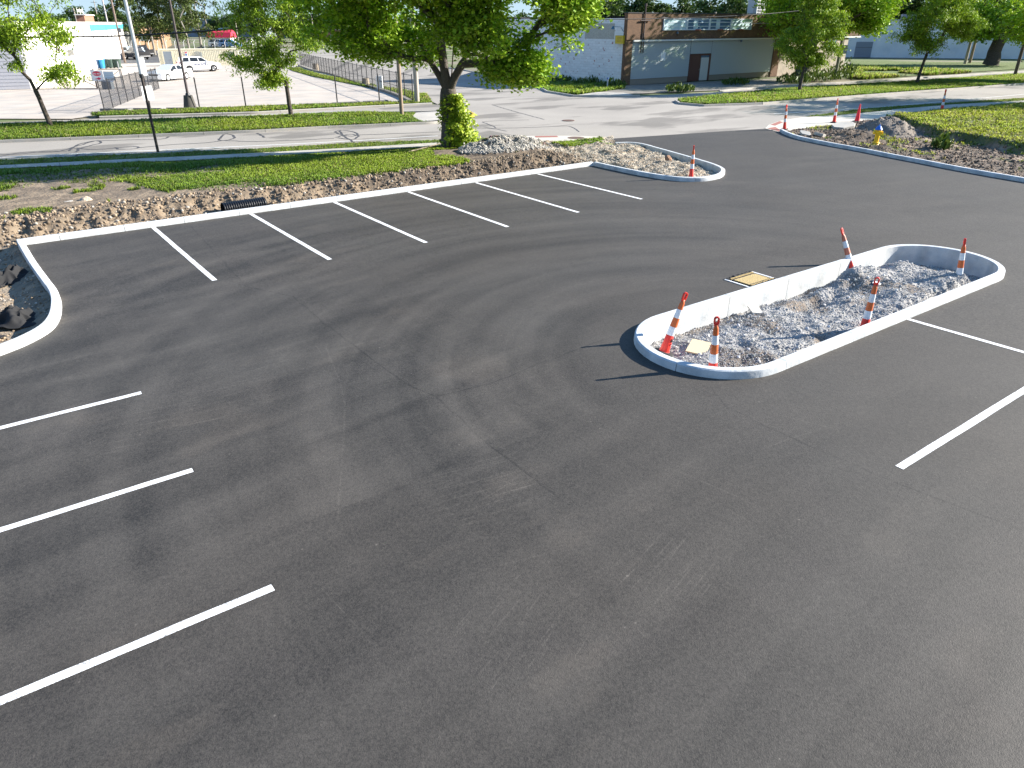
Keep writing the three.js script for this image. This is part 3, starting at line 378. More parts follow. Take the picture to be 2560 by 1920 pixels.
{
  const r = rng(31), L = [], grey = () => { const v = .24 + .26 * r() ** 1.2 + (r() < .06 ? .15 : 0); return [v * 1.02, v, v * (.9 + .12 * r())]; };
  while (L.length < 24000) { const x = 8.2 + r() * 10.8, z = -8.8 + r() * 2.95; if (!inPoly(x, z, islIn)) continue; const s = .007 + .013 * r() ** 3 + (r() < .012 ? .025 : 0); L.push([x, islH(x, z) + s * .2, z, s, grey()]); }
  scatter('island_stones', 'grey crushed stone heaped inside the oval kerb ring', 'gravel', pebbleGeo, stoneMat, L);
  const A = []; while (A.length < 9000) { const x = 15.2 + r() * 6, z = -27.4 + r() * 4.2, dk = fbm(x * 1.3 + 70, z * 1.3, 3) > .55; if (pileG(x, z) < .03 + .2 * r() || (dk && r() < .6)) continue; const s = .018 + .035 * r() ** 2; A.push([x, vergeH(x, z) + s * .3, z, s, dk ? SOILD.map((k) => k * (.8 + r())) : grey().map((k, i) => k * [.95, .9, .82][i])]); }
  scatter('stone_heap', 'heap of grey stones beside the big maple trunk', 'gravel', pebbleGeo, stoneMat, A);
  const B = []; while (B.length < 9000) { const x = 19.7 + r() * 5.2, z = -26.5 + r() * 9.3; if (!inPoly(x, z, vergePoly)) continue; const s = .01 + .028 * r() ** 3, v = .22 + .3 * r(); B.push([x, vergeH(x, z) + s * .2, z, s, [v * 1.1, v, v * .82]]); }
  scatter('peninsula_stones', 'pale stones and rubble spread over the earth peninsula', 'gravel', pebbleGeo, stoneMat, B);
  const D = []; while (D.length < 9000) { const x = -6 + r() * 26, z = -25 + r() * 3.1; const q = vergeParts(x, z); if (q.d < .05 || q.d > q.dt + .4 || q.pile > .1 || vergeGrass(x, z) > .4) continue; const s = .012 + .05 * r() ** 3, v = .6 + .8 * r(), p = r() < .07; D.push([x, vergeH(x, z) + s * .25, z, s, p ? [.4, .36, .3] : mixc(SOIL, SOILD, r()).map((k) => k * v)]); }
  scatter('bank_clods', 'brown earth clods along the cut bank behind the kerb', 'soil', pebbleGeo, stoneMat, D);
  const E = []; while (E.length < 3500) { const x = -4 + r() * 4.4, z = -22 + r() * 8; if (!inPoly(x, z, vergePoly)) continue; const s = .008 + .028 * r() ** 3, v = .5 + .8 * r(); E.push([x, vergeH(x, z) + s * .2, z, s, r() < .3 ? [.36 * v, .32 * v, .27 * v] : [.27 * v, .2 * v, .13 * v]]); }
  scatter('bed_rubble', 'stony rubble in the earth bed with black cloth', 'rubble', pebbleGeo, stoneMat, E);
  const F = []; while (F.length < 7000) { const x = 30 + r() * 12, z = -24 + r() * 20; if (!inPoly(x, z, rightPoly) || rightLawn(x, z) > .4) continue; const s = .014 + .06 * r() ** 3, v = .6 + .8 * r(), m = hump(x, z, ...mound, 2.2); F.push([x, rightH(x, z) + s * .25, z, s, m > .05 ? [.23 * v, .2 * v, .17 * v] : mixc([.25, .18, .125], SOILD, r()).map((k) => k * v)]); }
  scatter('dug_clods', 'dark earth clods around the fire hydrant', 'soil', pebbleGeo, stoneMat, F);
}
// grass
const tuftGeo = (() => { const r = rng(8), pos = [], nor = []; for (let b = 0; b < 8; b++) { const a = r() * 6.28, ox = (r() - .5) * .9, oz = (r() - .5) * .9, h = .6 + .6 * r(), w = .07 + .05 * r(), l = .25 + .5 * r(), dx = Math.cos(a), dz = Math.sin(a), sx = -dz * w, sz = dx * w; const P = [[ox - sx, 0, oz - sz], [ox + sx, 0, oz + sz], [ox + dx * l * .35 - sx * .7, h * .6, oz + dz * l * .35 - sz * .7], [ox + dx * l * .35 + sx * .7, h * .6, oz + dz * l * .35 + sz * .7], [ox + dx * l, h, oz + dz * l]]; for (const t of [[0, 1, 2], [1, 3, 2], [2, 3, 4]]) for (const i of t) { pos.push(...P[i]); nor.push(dx * .3, .9, dz * .3); } } const g = new THREE.BufferGeometry(); g.setAttribute('position', new THREE.Float32BufferAttribute(pos, 3)); g.setAttribute('normal', new THREE.Float32BufferAttribute(nor, 3)); return g; })();
const bladeMat = new THREE.MeshPhysicalMaterial({ color: 0xffffff, roughness: .75, side: THREE.DoubleSide, transmission: .25, thickness: 0, specularIntensity: .25 });
function grow(name, label, poly, n, seed, size, hf, mask, dry = .08, yl = 0) {
  let x0 = 1e9, x1 = -1e9, z0 = 1e9, z1 = -1e9; for (const [x, z] of poly) { x0 = Math.min(x0, x); x1 = Math.max(x1, x); z0 = Math.min(z0, z); z1 = Math.max(z1, z); }
  const r = rng(seed), L = []; let guard = 0;
  while (L.length < n && guard++ < n * 12) { const x = lerp(x0, x1, r()), z = lerp(z0, z1, r()); if (!inPoly(x, z, poly)) continue; const m = mask ? mask(x, z) : 1; if (r() > m) continue; const k = fbm(x * .7, z * .7, 3), t = size * (.6 + .8 * r()) * (.7 + .7 * k), v = .8 + .5 * r(), y = clamp(fbm(x * .35 + 60, z * .35, 2) + yl, 0, 1.3); const c = r() < dry ? [.38 * v, .34 * v, .13 * v] : [lerp(.16, .36, y) * v, lerp(.32, .44, y) * v, .026 * v]; L.push([x, hf(x, z) - .01, z, [t, t * (.8 + .5 * r()), t], c, true]); }
  return scatter(name, label, 'grass', tuftGeo, bladeMat, L);
}
const turfMat = new THREE.MeshStandardMaterial({ map: rp(tileTex(.1, .135, .028, .35, .15), .5), bumpMap: rp(softBump, 1.5), bumpScale: .03, roughness: 1 });
grow('verge_grass', 'rough green grass between the cut bank and the pavement', vergePoly, 90000, 61, .066, vergeH, (x, z) => x < -6 ? 0 : vergeGrass(x, z));
grow('lawn_grass', 'mown green lawn with a cut edge beyond the fire hydrant', rightPoly, 70000, 62, .085, rightH, (x, z) => x > 72 ? 0 : rightTuft(x, z) * (rightLawn(x, z) > .5 ? .9 : .6), .22, .6);
function lawn(name, label, poly, y, n, size, seed, mask, dry) { struct('turf', land(poly, y), turfMat); grow(name, label, poly.map(([x, z]) => [clamp(x, -12, 95), z]), n, seed, size, (x, z) => gy(x, z) + y, mask, dry); }
lawn('strip_grass', 'thin grass strip between the near pavement and the road', [...streetNear.slice(0, 6).map((p) => [p[0], p[1] + .05]), ...[...swFar].reverse()], .028, 14000, .045, 63, (x, z) => vn(x * 1.2, z * 1.2) > .25 ? 1 : .2, .15);
lawn('strip_grass', 'thin grass strip beside the road right of the red cone', [[41.16,-26.96], ...streetRNear.slice(1, 4), [110, -19.5], [110, -16.2], ...[...swRFar.slice(0, 3)].reverse(), [43.51,-26.17]], .028, 14000, .05, 64, null, .25);
lawn('median_grass', 'green grass on the median with the two leaning young trees', [...medLNear.slice(0, 5).map((p) => [p[0], p[1] - .12]), [20.68,-37.82], [21.27,-39.95], [22.57,-41.83], ...medLFar.slice(3).map((p) => [p[0], p[1] + .12])], .125, 42000, .085, 65, null, .1);
lawn('median_grass', 'green grass on the median in front of the brown brick building', [...medRNear.slice(1).map((p) => [p[0] + .1, p[1] - .1]), ...medRFar.slice(0, 5).map((p) => [p[0], p[1] + .1]), [43.49,-38.64]], .125, 44000, .1, 66, null, .2);
lawn('far_strip_grass', 'narrow grass strip in front of the old car park', [...[[6.23,-51.46], [14.66,-48.30], [21.60,-47.48], [26.59,-46.78]], [26.60,-47.99], [20.89,-49.69], [15.56,-51.13], [11.12,-52.72], [6.86,-53.79], [5.99,-53.03]], .1, 10000, .1, 67, null, .2);
lawn('waste_grass', 'weedy grass on the empty plot between the two buildings', [[73.03,-43.18], [108.88,-41.74], [150, -40], [150, -60], [126.90,-48.90], [109.90,-65.58], [88.48,-53.20]], .02, 16000, .22, 68, (x, z) => sstep(.4, .52, fbm(x * .25, z * .25, 3)), .35);
lawn('corner_grass', 'shaded weeds at the foot of the white side wall', [[46.92,-48.64], [39.59,-46.29], [39.47,-50.00], [47.47,-64.31], [49.23,-64.43], [49.40,-55.76], [49.22,-51.37]], .03, 5000, .16, 69, (x, z) => sstep(.35, .5, fbm(x * .6, z * .6, 3)), .1);
lawn('side_street_grass', 'grass strip between the chain-link fence and the side street', [[26.62,-49.22], [26.59,-46.78], [30, -53.5], [32.2, -66], [37.5, -92], [45, -122], [43, -122], [35.8, -92], [31, -66.5]], .03, 8000, .13, 70, null, .25);

// ---------- small things on the site ----------
const font = await new FontLoader().loadAsync('fonts/droid/droid_sans_bold.typeface.json');
const orange = mat(.72, .085, .022, .5), orangeD = mat(.6, .13, .03, .45), orangeRed = mat(.75, .035, .02, .5), reflWhite = mat(.72, .74, .76, .35), fadedOrange = mat(.52, .17, .1, .5);
function delineator(label, base, top, faceTurn, faded) {
  const t = thing('traffic_delineator', label, 'delineator', base, 0, 'striped traffic delineators');
  const up = V(top).sub(V(base)).normalize(); t.quaternion.setFromUnitVectors(new THREE.Vector3(0, 1, 0), up).multiply(new THREE.Quaternion().setFromAxisAngle(new THREE.Vector3(0, 1, 0), faceTurn));
  const R = (y) => lerp(.084, .043, y / .98), o = faded ? fadedOrange : orangeD, ring = (a, b, k) => lathe([[R(a) + k, a], [R(a) + k + .002, a + .006], [R(b) + k + .002, b - .006], [R(b) + k, b]], 18);
  part(t, 'rubber_base', new THREE.CylinderGeometry(.17, .19, .045, 8).translate(0, .0225, 0), MK.rubber);
  part(t, 'lower_body', lathe([[.1, .045], [.088, .07], [R(.36), .36], [0, .36]], 18), orangeRed);
  part(t, 'white_band', ring(.36, .52, .001), reflWhite); part(t, 'orange_band', ring(.52, .69, .001), o); part(t, 'white_band', ring(.69, .85, .001), reflWhite);
  part(t, 'upper_body', lathe([[R(.85), .85], [R(.97), .965], [.032, .99], [.027, 1.03], [0, 1.03]], 18), o);
  const s = new THREE.Shape(); s.moveTo(-.027, 1.0); s.lineTo(-.042, 1.07); s.absarc(0, 1.125, .042, Math.PI, 0, true); s.lineTo(.042, 1.07); s.lineTo(.027, 1.0); s.closePath();
  const h = new THREE.Path(); h.moveTo(-.017, 1.06); h.lineTo(-.022, 1.12); h.absarc(0, 1.125, .022, Math.PI, 0, true); h.lineTo(.017, 1.06); h.closePath(); s.holes.push(h);
  part(t, 'handle', new THREE.ExtrudeGeometry(s, { depth: .03, bevelEnabled: true, bevelSize: .004, bevelThickness: .004, bevelSegments: 2, curveSegments: 10 }).translate(0, 0, -.015), orangeRed);
  return t;
}
const face = -35.6 * Math.PI / 180;
const d1 = delineator('striped delineator leaning right at the rounded near end of the gravel island', [9.07, -.24, -7.95], [9.4, .88, -7.86], face + .35);
{ const g = new TextGeometry('8', { font, size: .07, depth: .004 }); g.translate(-.025, .24, .076); const m = part(d1, 'stencil_mark', g, MK.black); m.rotation.y = .25; const g2 = new TextGeometry('1', { font, size: .05, depth: .004 }); g2.translate(-.02, .17, .081); part(d1, 'stencil_mark', g2, MK.black).rotation.y = .25; }
delineator('upright striped delineator by the near kerb, in front of the island rubble tip', [8.9, -.24, -6.69], [8.82, .92, -6.7], face);
delineator('faded striped delineator leaning left against the far kerb of the island', [16.03, -.24, -8.46], [15.84, .84, -8.9], face + .9, true);
delineator('striped delineator standing mid-way along the near kerb of the island', [12.76, -.24, -6.3], [12.78, .92, -6.28], face - .5);
delineator('striped delineator at the rounded far end of the gravel island', [16.92, -.24, -6.51], [16.89, .92, -6.63], face + 1.2);
delineator('striped delineator alone on the tip of the earth peninsula', [20.92, .0, -17.9], [20.91, 1.15, -17.92], face + 1.45);
delineator('striped delineator on the corner ramp at the end of the hydrant kerb', [35.19, .02, -24.09], [35.12, 1.24, -24.14], face + .6).scale.setScalar(1.07);
delineator('striped delineator on the pavement just left of the plain red cone', [39.99, .02, -24.22], [39.96, 1.3, -24.24], face + 1.1).scale.setScalar(1.12);
delineator('striped delineator farthest right, on the lawn edge by the pavement', [50.37, .04, -23.29], [50.31, 1.35, -23.32], face + .3).scale.setScalar(1.16);
{ // plain cone
  const t = thing('traffic_cone', 'plain red traffic cone on the pavement behind the dirt mound', 'cone', [41.57, .03, -23.77]);
  part(t, 'base', box(.36, .035, .36, 0, .0175, 0), MK.rubber); part(t, 'cone_body', lathe([[.15, .035], [.135, .06], [.03, .93], [.022, .945], [0, .945]], 24), mat(.8, .02, .035, .5));
}
{ // hydrant
  const t = thing('fire_hydrant', 'yellow fire hydrant with a blue bonnet behind the right-hand kerb', 'hydrant', [33.74, .04, -18.16], face), y = mat(.78, .5, .012, .45), b = mat(.02, .14, .55, .45);
  part(t, 'barrel', MG([lathe([[.16, 0], [.16, .05], [.115, .06], [.105, .1], [.105, .5], [.13, .53], [.135, .6], [.13, .64], [.15, .65], [.15, .69], [0, .69]], 20), lathe([[.17, .1], [.17, .14], [.11, .145]], 20)]), y);
  part(t, 'bonnet', MG([lathe([[.165, .69], [.165, .73], [.13, .745], [.115, .8], [.07, .85], [.03, .868], [0, .87]], 20), cyl(.028, .024, .06, 0, .865, 0, 5)]), b);
  for (const a of [0, Math.PI]) { const n = part(t, 'nozzle_cap', MG([new THREE.CylinderGeometry(.06, .065, .1, 12).rotateZ(Math.PI / 2).translate(.15, .56, 0), new THREE.CylinderGeometry(.075, .075, .03, 8).rotateZ(Math.PI / 2).translate(.2, .56, 0)]), y); n.rotation.y = a; }
  part(t, 'pumper_cap', MG([new THREE.CylinderGeometry(.08, .085, .1, 14).rotateX(Math.PI / 2).translate(0, .54, .15), new THREE.CylinderGeometry(.095, .095, .03, 8).rotateX(Math.PI / 2).translate(0, .54, .2)]), y);
  for (let i = 0; i < 6; i++) part(t, 'flange_bolt', cyl(.014, .014, .05, .145 * Math.cos(i * 1.047), .1, .145 * Math.sin(i * 1.047), 6), y);
}
{ // corrugated pipe
  const P = []; for (let i = 0; i <= 150; i++) { const u = i / 150; P.push([.195 + .018 * Math.max(-.6, Math.sin(u * 2 * Math.PI * 19)), u * 1.3]); } for (let i = 0; i <= 2; i++) P.push([.165, 1.3 - i * .65]);
  const t = thing('corrugated_pipe', 'black corrugated plastic pipe lying behind the straight kerb', 'pipe', [5.38, .11, -22.42]); const m = part(t, 'pipe_wall', lathe(P, 32), mat(.012, .012, .014, .38, { side: THREE.DoubleSide })); m.rotation.set(0, .06, -Math.PI / 2);
}
function rock(label, x, y, z, sx, sy, sz, seed, col, turn = 0) { const g = new THREE.IcosahedronGeometry(1, 3), p = g.attributes.position; for (let i = 0; i < p.count; i++) { const a = p.getX(i), b = p.getY(i), c = p.getZ(i); const k = .7 + .45 * vn(a * 1.4 + seed * 5 + 30, b * 1.4 + c * 1.3 + 30) + .12 * vn(a * 5 + 50, b * 5 + c * 4 + 50); p.setXYZ(i, a * k, Math.max(-.3, b * k), c * k); } g.computeVertexNormals(); const o = single('rock', label, 'rock', wuv(g), new THREE.MeshStandardMaterial({ color: C(...col), roughness: .95, bumpMap: rp(softBump, .5), bumpScale: .02 }), [x, y, z]); o.scale.set(sx, sy, sz); o.rotation.y = turn; }
rock('pale grey broken stone, left one of the pair on the bare bank', 1.62, .33, -24.7, .22, .12, .16, 1, [.42, .4, .36], .4);
rock('tan broken stone, right one of the pair on the bare bank', 2.08, .34, -24.6, .2, .17, .17, 3, [.45, .36, .26], 1.1);
rock('reddish brown stone inside the far kerb of the earth peninsula', 22.9, .1, -20.9, .17, .16, .15, 6, [.3, .17, .1]);
function slab(name, label, cat, w, d, h, pos, rot, m, seed) { const r = rng(seed), s = new THREE.Shape(); const n = 7; for (let i = 0; i < n; i++) { const a = i / n * 6.283 + r() * .5, k = .75 + .35 * r(); s[i ? 'lineTo' : 'moveTo'](Math.cos(a) * w / 2 * k, Math.sin(a) * d / 2 * k); } s.closePath(); const g = new THREE.ExtrudeGeometry(s, { depth: h, bevelEnabled: true, bevelSize: .012, bevelThickness: .012, bevelSegments: 1 }).rotateX(-Math.PI / 2); const o = single(name, label, cat, wuv(g), m, pos); o.rotation.set(...rot); return o; }
slab('concrete_slab', 'broken concrete slab lying nearest the hydrant kerb', 'concrete slab', .95, .7, .12, [34.45, rightH(34.45, -21.5) + .02, -21.5], [.2, .4, -.22], MK.walk, 3);
slab('concrete_slab', 'smaller broken slab tilted against the larger one left of the hydrant', 'concrete slab', .8, .5, .1, [34.2, rightH(34.2, -22.15) + .02, -22.15], [-.1, 1.1, .3], MK.walk, 5);
slab('concrete_slab', 'pale broken slab at the pavement edge beside the dirt mound', 'concrete slab', 1.5, 1.1, .12, [38.1, rightH(38.1, -22.5) + .03, -22.5], [.06, .2, .1], MK.walk, 9);
{ const ply = mat(.56, .46, .3, .8); const bd = (label, w, d, h, pos, rot, m = ply) => { const o = single('board_offcut', label, 'board', box(w, h, d, 0, h / 2, 0), m, pos); o.rotation.set(...rot); };
  bd('cream board offcut on the gravel beside the right-leaning delineator', .52, .36, .025, [9.75, islH(9.75, -7.75) + .025, -7.72], [.06, .5, .05]);
  bd('pale board offcut at the middle of the far island kerb', .42, .22, .03, [12.0, islH(12, -8.2) + .03, -8.2], [.1, .9, -.1], mat(.5, .47, .42, .9));
  bd('small tan brick offcut at the rounded far end of the island', .2, .1, .07, [17.95, islH(17.95, -7.5) + .01, -7.5], [0, .4, 0], mat(.4, .3, .2, .9));
  bd('white chip of board on top of the island rubble', .3, .16, .02, [15.1, islH(15.1, -7.4) + .03, -7.4], [.1, .3, -.15], mat(.62, .62, .6, .8));
}
{ // storm drain inlet beside the island
  const t = thing('drain_inlet', 'storm drain inlet covered with yellow board beside the island kerb', 'drain', [13.15, .006, -9.2], .02), b = mat(.48, .35, .15, .85, { bumpMap: rp(softBump, 2), bumpScale: .02 });
  part(t, 'concrete_collar', MG([box(.05, .012, .72, -.47, .006, 0), box(.98, .012, .05, 0, .006, .345), box(.05, .012, .72, .47, .006, 0)]), MK.paint);
  part(t, 'cover_board', box(.74, .02, .4, 0, .014, .0), b);
  for (const z of [-.27, .27]) { part(t, 'wood_batten', box(.8, .035, .04, 0, .022, z), b); part(t, 'filter_fabric', (() => { const g = new THREE.PlaneGeometry(.86, .1, 40, 6).rotateX(-Math.PI / 2), p = g.attributes.position; for (let i = 0; i < p.count; i++) p.setY(i, .014 + .035 * vn(p.getX(i) * 22 + 40, p.getZ(i) * 30 + z * 50 + 60)); g.computeVertexNormals(); return g.translate(0, 0, z + (z < 0 ? -.06 : .06)); })(), mat(.012, .012, .013, .9, { side: THREE.DoubleSide })); part(t, 'filter_fabric', box(.8, .02, .05, 0, .012, z - Math.sign(z) * .05), mat(.012, .012, .013, .9)); }
}
function cloth(label, x, z, w, d, hgt, seed, turn) { // crumpled black landscape fabric
  const n = 44, g = new THREE.PlaneGeometry(1, 1, n, n).rotateX(-Math.PI / 2), p = g.attributes.position; for (let i = 0; i < p.count; i++) { let u = p.getX(i), v = p.getZ(i); const a = Math.atan2(v, u), k = .7 + .6 * vn(a * 1.6 + seed * 9 + 20, seed + 3), rr = Math.hypot(u, v) * 2; const f = (q) => 1 - Math.abs(2 * q - 1), fold = .6 * f(vn(u * 5 + seed * 3 + 50, v * 3.2 + 40)) + .4 * f(vn(u * 9 + 70, v * 8 + seed)), e = 1 - sstep(.5, 1, rr / 1.1); p.setXYZ(i, u * w * k, (.015 + hgt * fold * fold * (.15 + .85 * e)), v * d * k); } g.computeVertexNormals();
  const m = single('landscape_fabric', label, 'fabric', g, mat(.012, .012, .013, .85, { side: THREE.DoubleSide }), [x, vergeH(x, z) - .0, z]); m.rotation.y = turn;
}
cloth('crumpled black fabric nearer the kerb corner in the earth bed', -.35, -19.3, 1.15, .9, .34, 2, .5);
cloth('crumpled black fabric at the frame edge, left of the nearer one', -1.35, -19.0, .9, 1.1, .3, 5, 1.1);
cloth('crumpled black fabric closest to the curve of the bed kerb', -.5, -16.35, 1.2, .8, .32, 8, -.3);
cloth('small black fabric scrap at the foot of the bed by the frame edge', -.95, -15.3, .7, .5, .18, 11, .9);
{ const g = rod([13.9, .48, -26.6], [15.6, .62, -26.9], .03, .02, 6); single('timber_offcut', 'thin weathered timber lying between the grass and stone heap', 'timber', g, mat(.3, .24, .17, .9)); }

// ---------- trees ----------
const barkT = tileTex(.5, .5, .5, .45, .05, 256, 16);
const bark = (r, g, b) => new THREE.MeshStandardMaterial({ color: C(r * 2, g * 2, b * 2), map: (() => { const t = barkT.clone(); t.repeat.set(2, .5); t.needsUpdate = true; return t; })(), bumpMap: rp(softBump, 2), bumpScale: .03, roughness: 1 });
const barkGrey = bark(.1, .086, .072), barkDark = bark(.075, .06, .05), barkPale = bark(.26, .24, .21);
const leafMat = new THREE.MeshPhysicalMaterial({ vertexColors: true, roughness: .6, side: THREE.DoubleSide, transmission: .45, thickness: 0, specularIntensity: .3 });
// trunk and limbs grow towards leaf clusters spread through the crown; returns {wood, leaves} geometries about the base
function treeGeo(o) {
  const r = rng(o.seed), rn = () => r() * 2 - 1, nodes = [], fork = V(o.fork), cl = [];
  // trunk
  nodes.push({ p: new THREE.Vector3(0, -.1, 0), up: -1, n: 0 }); const tn = 5; for (let i = 1; i <= tn; i++) { const k = i / tn; nodes.push({ p: new THREE.Vector3(fork.x * k + rn() * .04 * o.r0 * 4, fork.y * k, fork.z * k + rn() * .04 * o.r0 * 4), up: nodes.length - 1, n: 0 }); }
  const base = nodes.length - 1; let guard = 0;
  for (const l of o.limbs ?? []) { let up = base; const T = V(l); for (let i = 1; i <= 4; i++) { const q = fork.clone().lerp(T, i / 4); q.x += rn() * .06; q.z += rn() * .06; nodes.push({ p: q, up, n: 0 }); up = nodes.length - 1; } }
  while (cl.length < o.clusters && guard++ < 20000) {
    const e = o.blobs[Math.floor(r() * o.blobs.length)], d = new THREE.Vector3(rn(), rn(), rn()); if (d.lengthSq() > 1) continue; const k = Math.pow(d.length(), o.hollow ?? .45) / (d.length() || 1); d.multiplyScalar(k);
    const p = new THREE.Vector3(e[0] + d.x * e[3], e[1] + d.y * e[4], e[2] + d.z * e[5]); const gf = o.gf ?? .55; if (vn(p.x * gf + 90, p.y * gf + p.z * gf * .9 + 90) < (o.gap ?? .3)) continue; if (o.gf && r() < .14) p.addScaledVector(d, .35 * e[3]); if (o.minY && p.y < o.minY) continue; cl.push(p);
  }
  cl.sort((a, b) => a.distanceTo(fork) - b.distanceTo(fork));
  for (const c of cl) {
    let bi = base, bd = 1e9; const dc = c.distanceTo(fork);
    for (let i = base; i < nodes.length; i++) { const q = nodes[i].p, dq = q.distanceTo(fork); if (dq > dc * .92) continue; const l = q.distanceTo(c) + .28 * dq + (q.y > c.y ? .5 * (q.y - c.y) : 0); if (l < bd) { bd = l; bi = i; } }
    const a = nodes[bi].p, L = a.distanceTo(c), m = Math.max(2, Math.round(L / (o.step ?? .8))); let up = bi;
    for (let i = 1; i <= m; i++) { const k = i / m, q = a.clone().lerp(c, k); q.y += (o.bow ?? .12) * L * Math.sin(Math.PI * k) * .6 + rn() * .03 * L; q.x += rn() * .05 * L * (i < m ? 1 : 0); q.z += rn() * .05 * L * (i < m ? 1 : 0); nodes.push({ p: q, up, n: 0 }); up = nodes.length - 1; }
    for (let i = up; i >= 0; i = nodes[i].up) nodes[i].n++;
  }
  if (o.limbs) {} const N = cl.length, rad = (n) => Math.max(o.twig ?? .012, o.r0 * .8 * Math.pow(n / N, .5)); const wood = [];
  nodes.forEach((q, i) => { if (q.up < 0) return; const f = nodes[q.up]; const ra = i <= base ? o.r0 * (1 + (o.flare ?? .35) * Math.pow(1 - (i - 1) / base, 3)) : Math.min(rad(f.n), q.up === base ? rad(q.n) * 1.25 : 9), rb = i <= base ? o.r0 * (1 + (o.flare ?? .35) * Math.pow(1 - i / base, 3)) : rad(q.n); if (i > base && !q.n) return; wood.push(rod(f.p, q.p, ra, rb, ra > .1 ? 12 : ra > .04 ? 7 : 4)); if (rb > .05) wood.push(new THREE.SphereGeometry(rb * 1.0, 10, 8).translate(q.p.x, q.p.y, q.p.z)); });
  // leaves
  const pos = [], nor = [], col = []; const S = o.leaf, per = o.per, A = new THREE.Vector3(), B = new THREE.Vector3(), Nn = new THREE.Vector3(), P = new THREE.Vector3();
  const spots = cl.slice(); for (const c of cl) { const i = 1; spots.push(c.clone().add(new THREE.Vector3(rn(), rn() * .6, rn()).multiplyScalar(o.spread * (o.gf ? 1.7 : .9)))); }
  for (const c of spots) { const tone = r(), sp = o.spread * (.7 + .6 * r()); for (let k = 0; k < per; k++) {
    P.set(rn() + rn() * .5, (rn() + rn() * .5) * .55, rn() + rn() * .5).multiplyScalar(sp).add(c); P.y -= o.droop * Math.hypot(P.x - c.x, P.z - c.z);
    A.set(rn(), rn() * .55 - (o.hang ?? .2), rn()).normalize(); Nn.set(rn() * .8, .55 + r(), rn() * .8).normalize(); B.crossVectors(A, Nn).normalize(); Nn.crossVectors(B, A).normalize(); const s = S * (.6 + .7 * r()), w = s * o.lw;
    const v = (.75 + .5 * r()) * (.85 + .3 * tone), y = clamp(o.yel + .5 * (r() - .5) + .3 * (tone - .5), 0, 1), cc = [lerp(o.c0[0], o.c1[0], y) * v, lerp(o.c0[1], o.c1[1], y) * v, lerp(o.c0[2], o.c1[2], y) * v];
    const q = [P.clone().addScaledVector(A, -s * .5), P.clone().addScaledVector(B, w * .5).addScaledVector(Nn, s * .12), P.clone().addScaledVector(A, s * .5).addScaledVector(Nn, -s * .08), P.clone().addScaledVector(B, -w * .5).addScaledVector(Nn, s * .12)];
    for (const i of [0, 1, 2, 0, 2, 3]) { pos.push(q[i].x, q[i].y, q[i].z); nor.push(Nn.x, Nn.y, Nn.z); col.push(...cc); }
  } }
  const g = new THREE.BufferGeometry(); g.setAttribute('position', new THREE.Float32BufferAttribute(pos, 3)); g.setAttribute('normal', new THREE.Float32BufferAttribute(nor, 3)); g.setAttribute('color', new THREE.Float32BufferAttribute(col, 3));
  return { wood: MG(wood), leaves: g, cl, nodes };
}
function plant(name, label, o, pos, group) { const t = thing(name, label, 'tree', pos, o.turn ?? 0, group), g = treeGeo(o); part(t, 'trunk', g.wood, o.bark); part(t, 'crown', g.leaves, leafMat); return t; }
const MAPLE = { c0: [.11, .3, .02], c1: [.5, .64, .035], lw: .85, droop: .12, hang: .25 }, LOCUST = { c0: [.12, .27, .02], c1: [.44, .54, .04], lw: .42, droop: .3, hang: .55, gf: 1.15 };
// offsets below: x' to the viewer's right, z' away from the viewer, turned into site axes by -35.6 degrees
const RT = (a) => { const c = Math.cos(face), s = -Math.sin(face); return a.map((b) => [b[0] * c + b[2] * s, b[1], b[0] * s - b[2] * c, ...b.slice(3)]); };
const big = plant('maple_tree', 'large maple with bright leaves and shoots around its forked trunk', { ...MAPLE, seed: 11, r0: .36, fork: [-.05, 2.25, 0], flare: .4, bark: barkGrey, clusters: 780, per: 56, leaf: .17, spread: .44, yel: .55, gap: .27, hollow: .5, step: .7, minY: 2.2, limbs: RT([[-1.5, 4.9, -.3], [-.35, 5.6, -1.0], [.5, 5.4, .3], [1.3, 4.6, -.8]]), blobs: RT([[-3.2, 4.9, -.6, 2.8, 1.0, 1.9], [-2.2, 4.3, -.2, 2.4, .8, 1.5], [-4, 5.9, -1, 2.2, .9, 2], [0, 5.6, -1, 2.6, 1.2, 2], [3.2, 5.4, -2.4, 2.5, 1.3, 2.2], [2.5, 4.4, -2.8, 2.2, .8, 1.7], [2.9, 3.4, -1.6, 1.2, .5, 1.1], [4.3, 5.0, -2.4, 1.3, 1.1, 1.5], [3.6, 5.9, -3, 2.4, .9, 2], [5, 5.9, -2.2, 1.1, .8, 1.5], [1.6, 4.9, -3.2, 1.8, .7, 1.4], [-.5, 8, -3.4, 4, 2.0, 3.2], [-3, 7.2, -4, 3, 1.4, 2.4], [-.5, 6.9, -2.6, 3.6, 1.2, 2.6], [.6, 6.4, -3.4, 3.4, .8, 2], [-2, 6.6, -3.8, 3, .9, 2], [2.8, 6.4, -3.2, 2.5, .8, 1.8], [-.2, 6.8, -5, 3, .9, 1.6], [4.8, 6.8, -1.5, 2.0, .9, 2], [3, 7.3, -3, 3, 1, 2.2], [-1, 7, -4.6, 4, 1, 2]]) }, [17.36, .12, -29.0]);
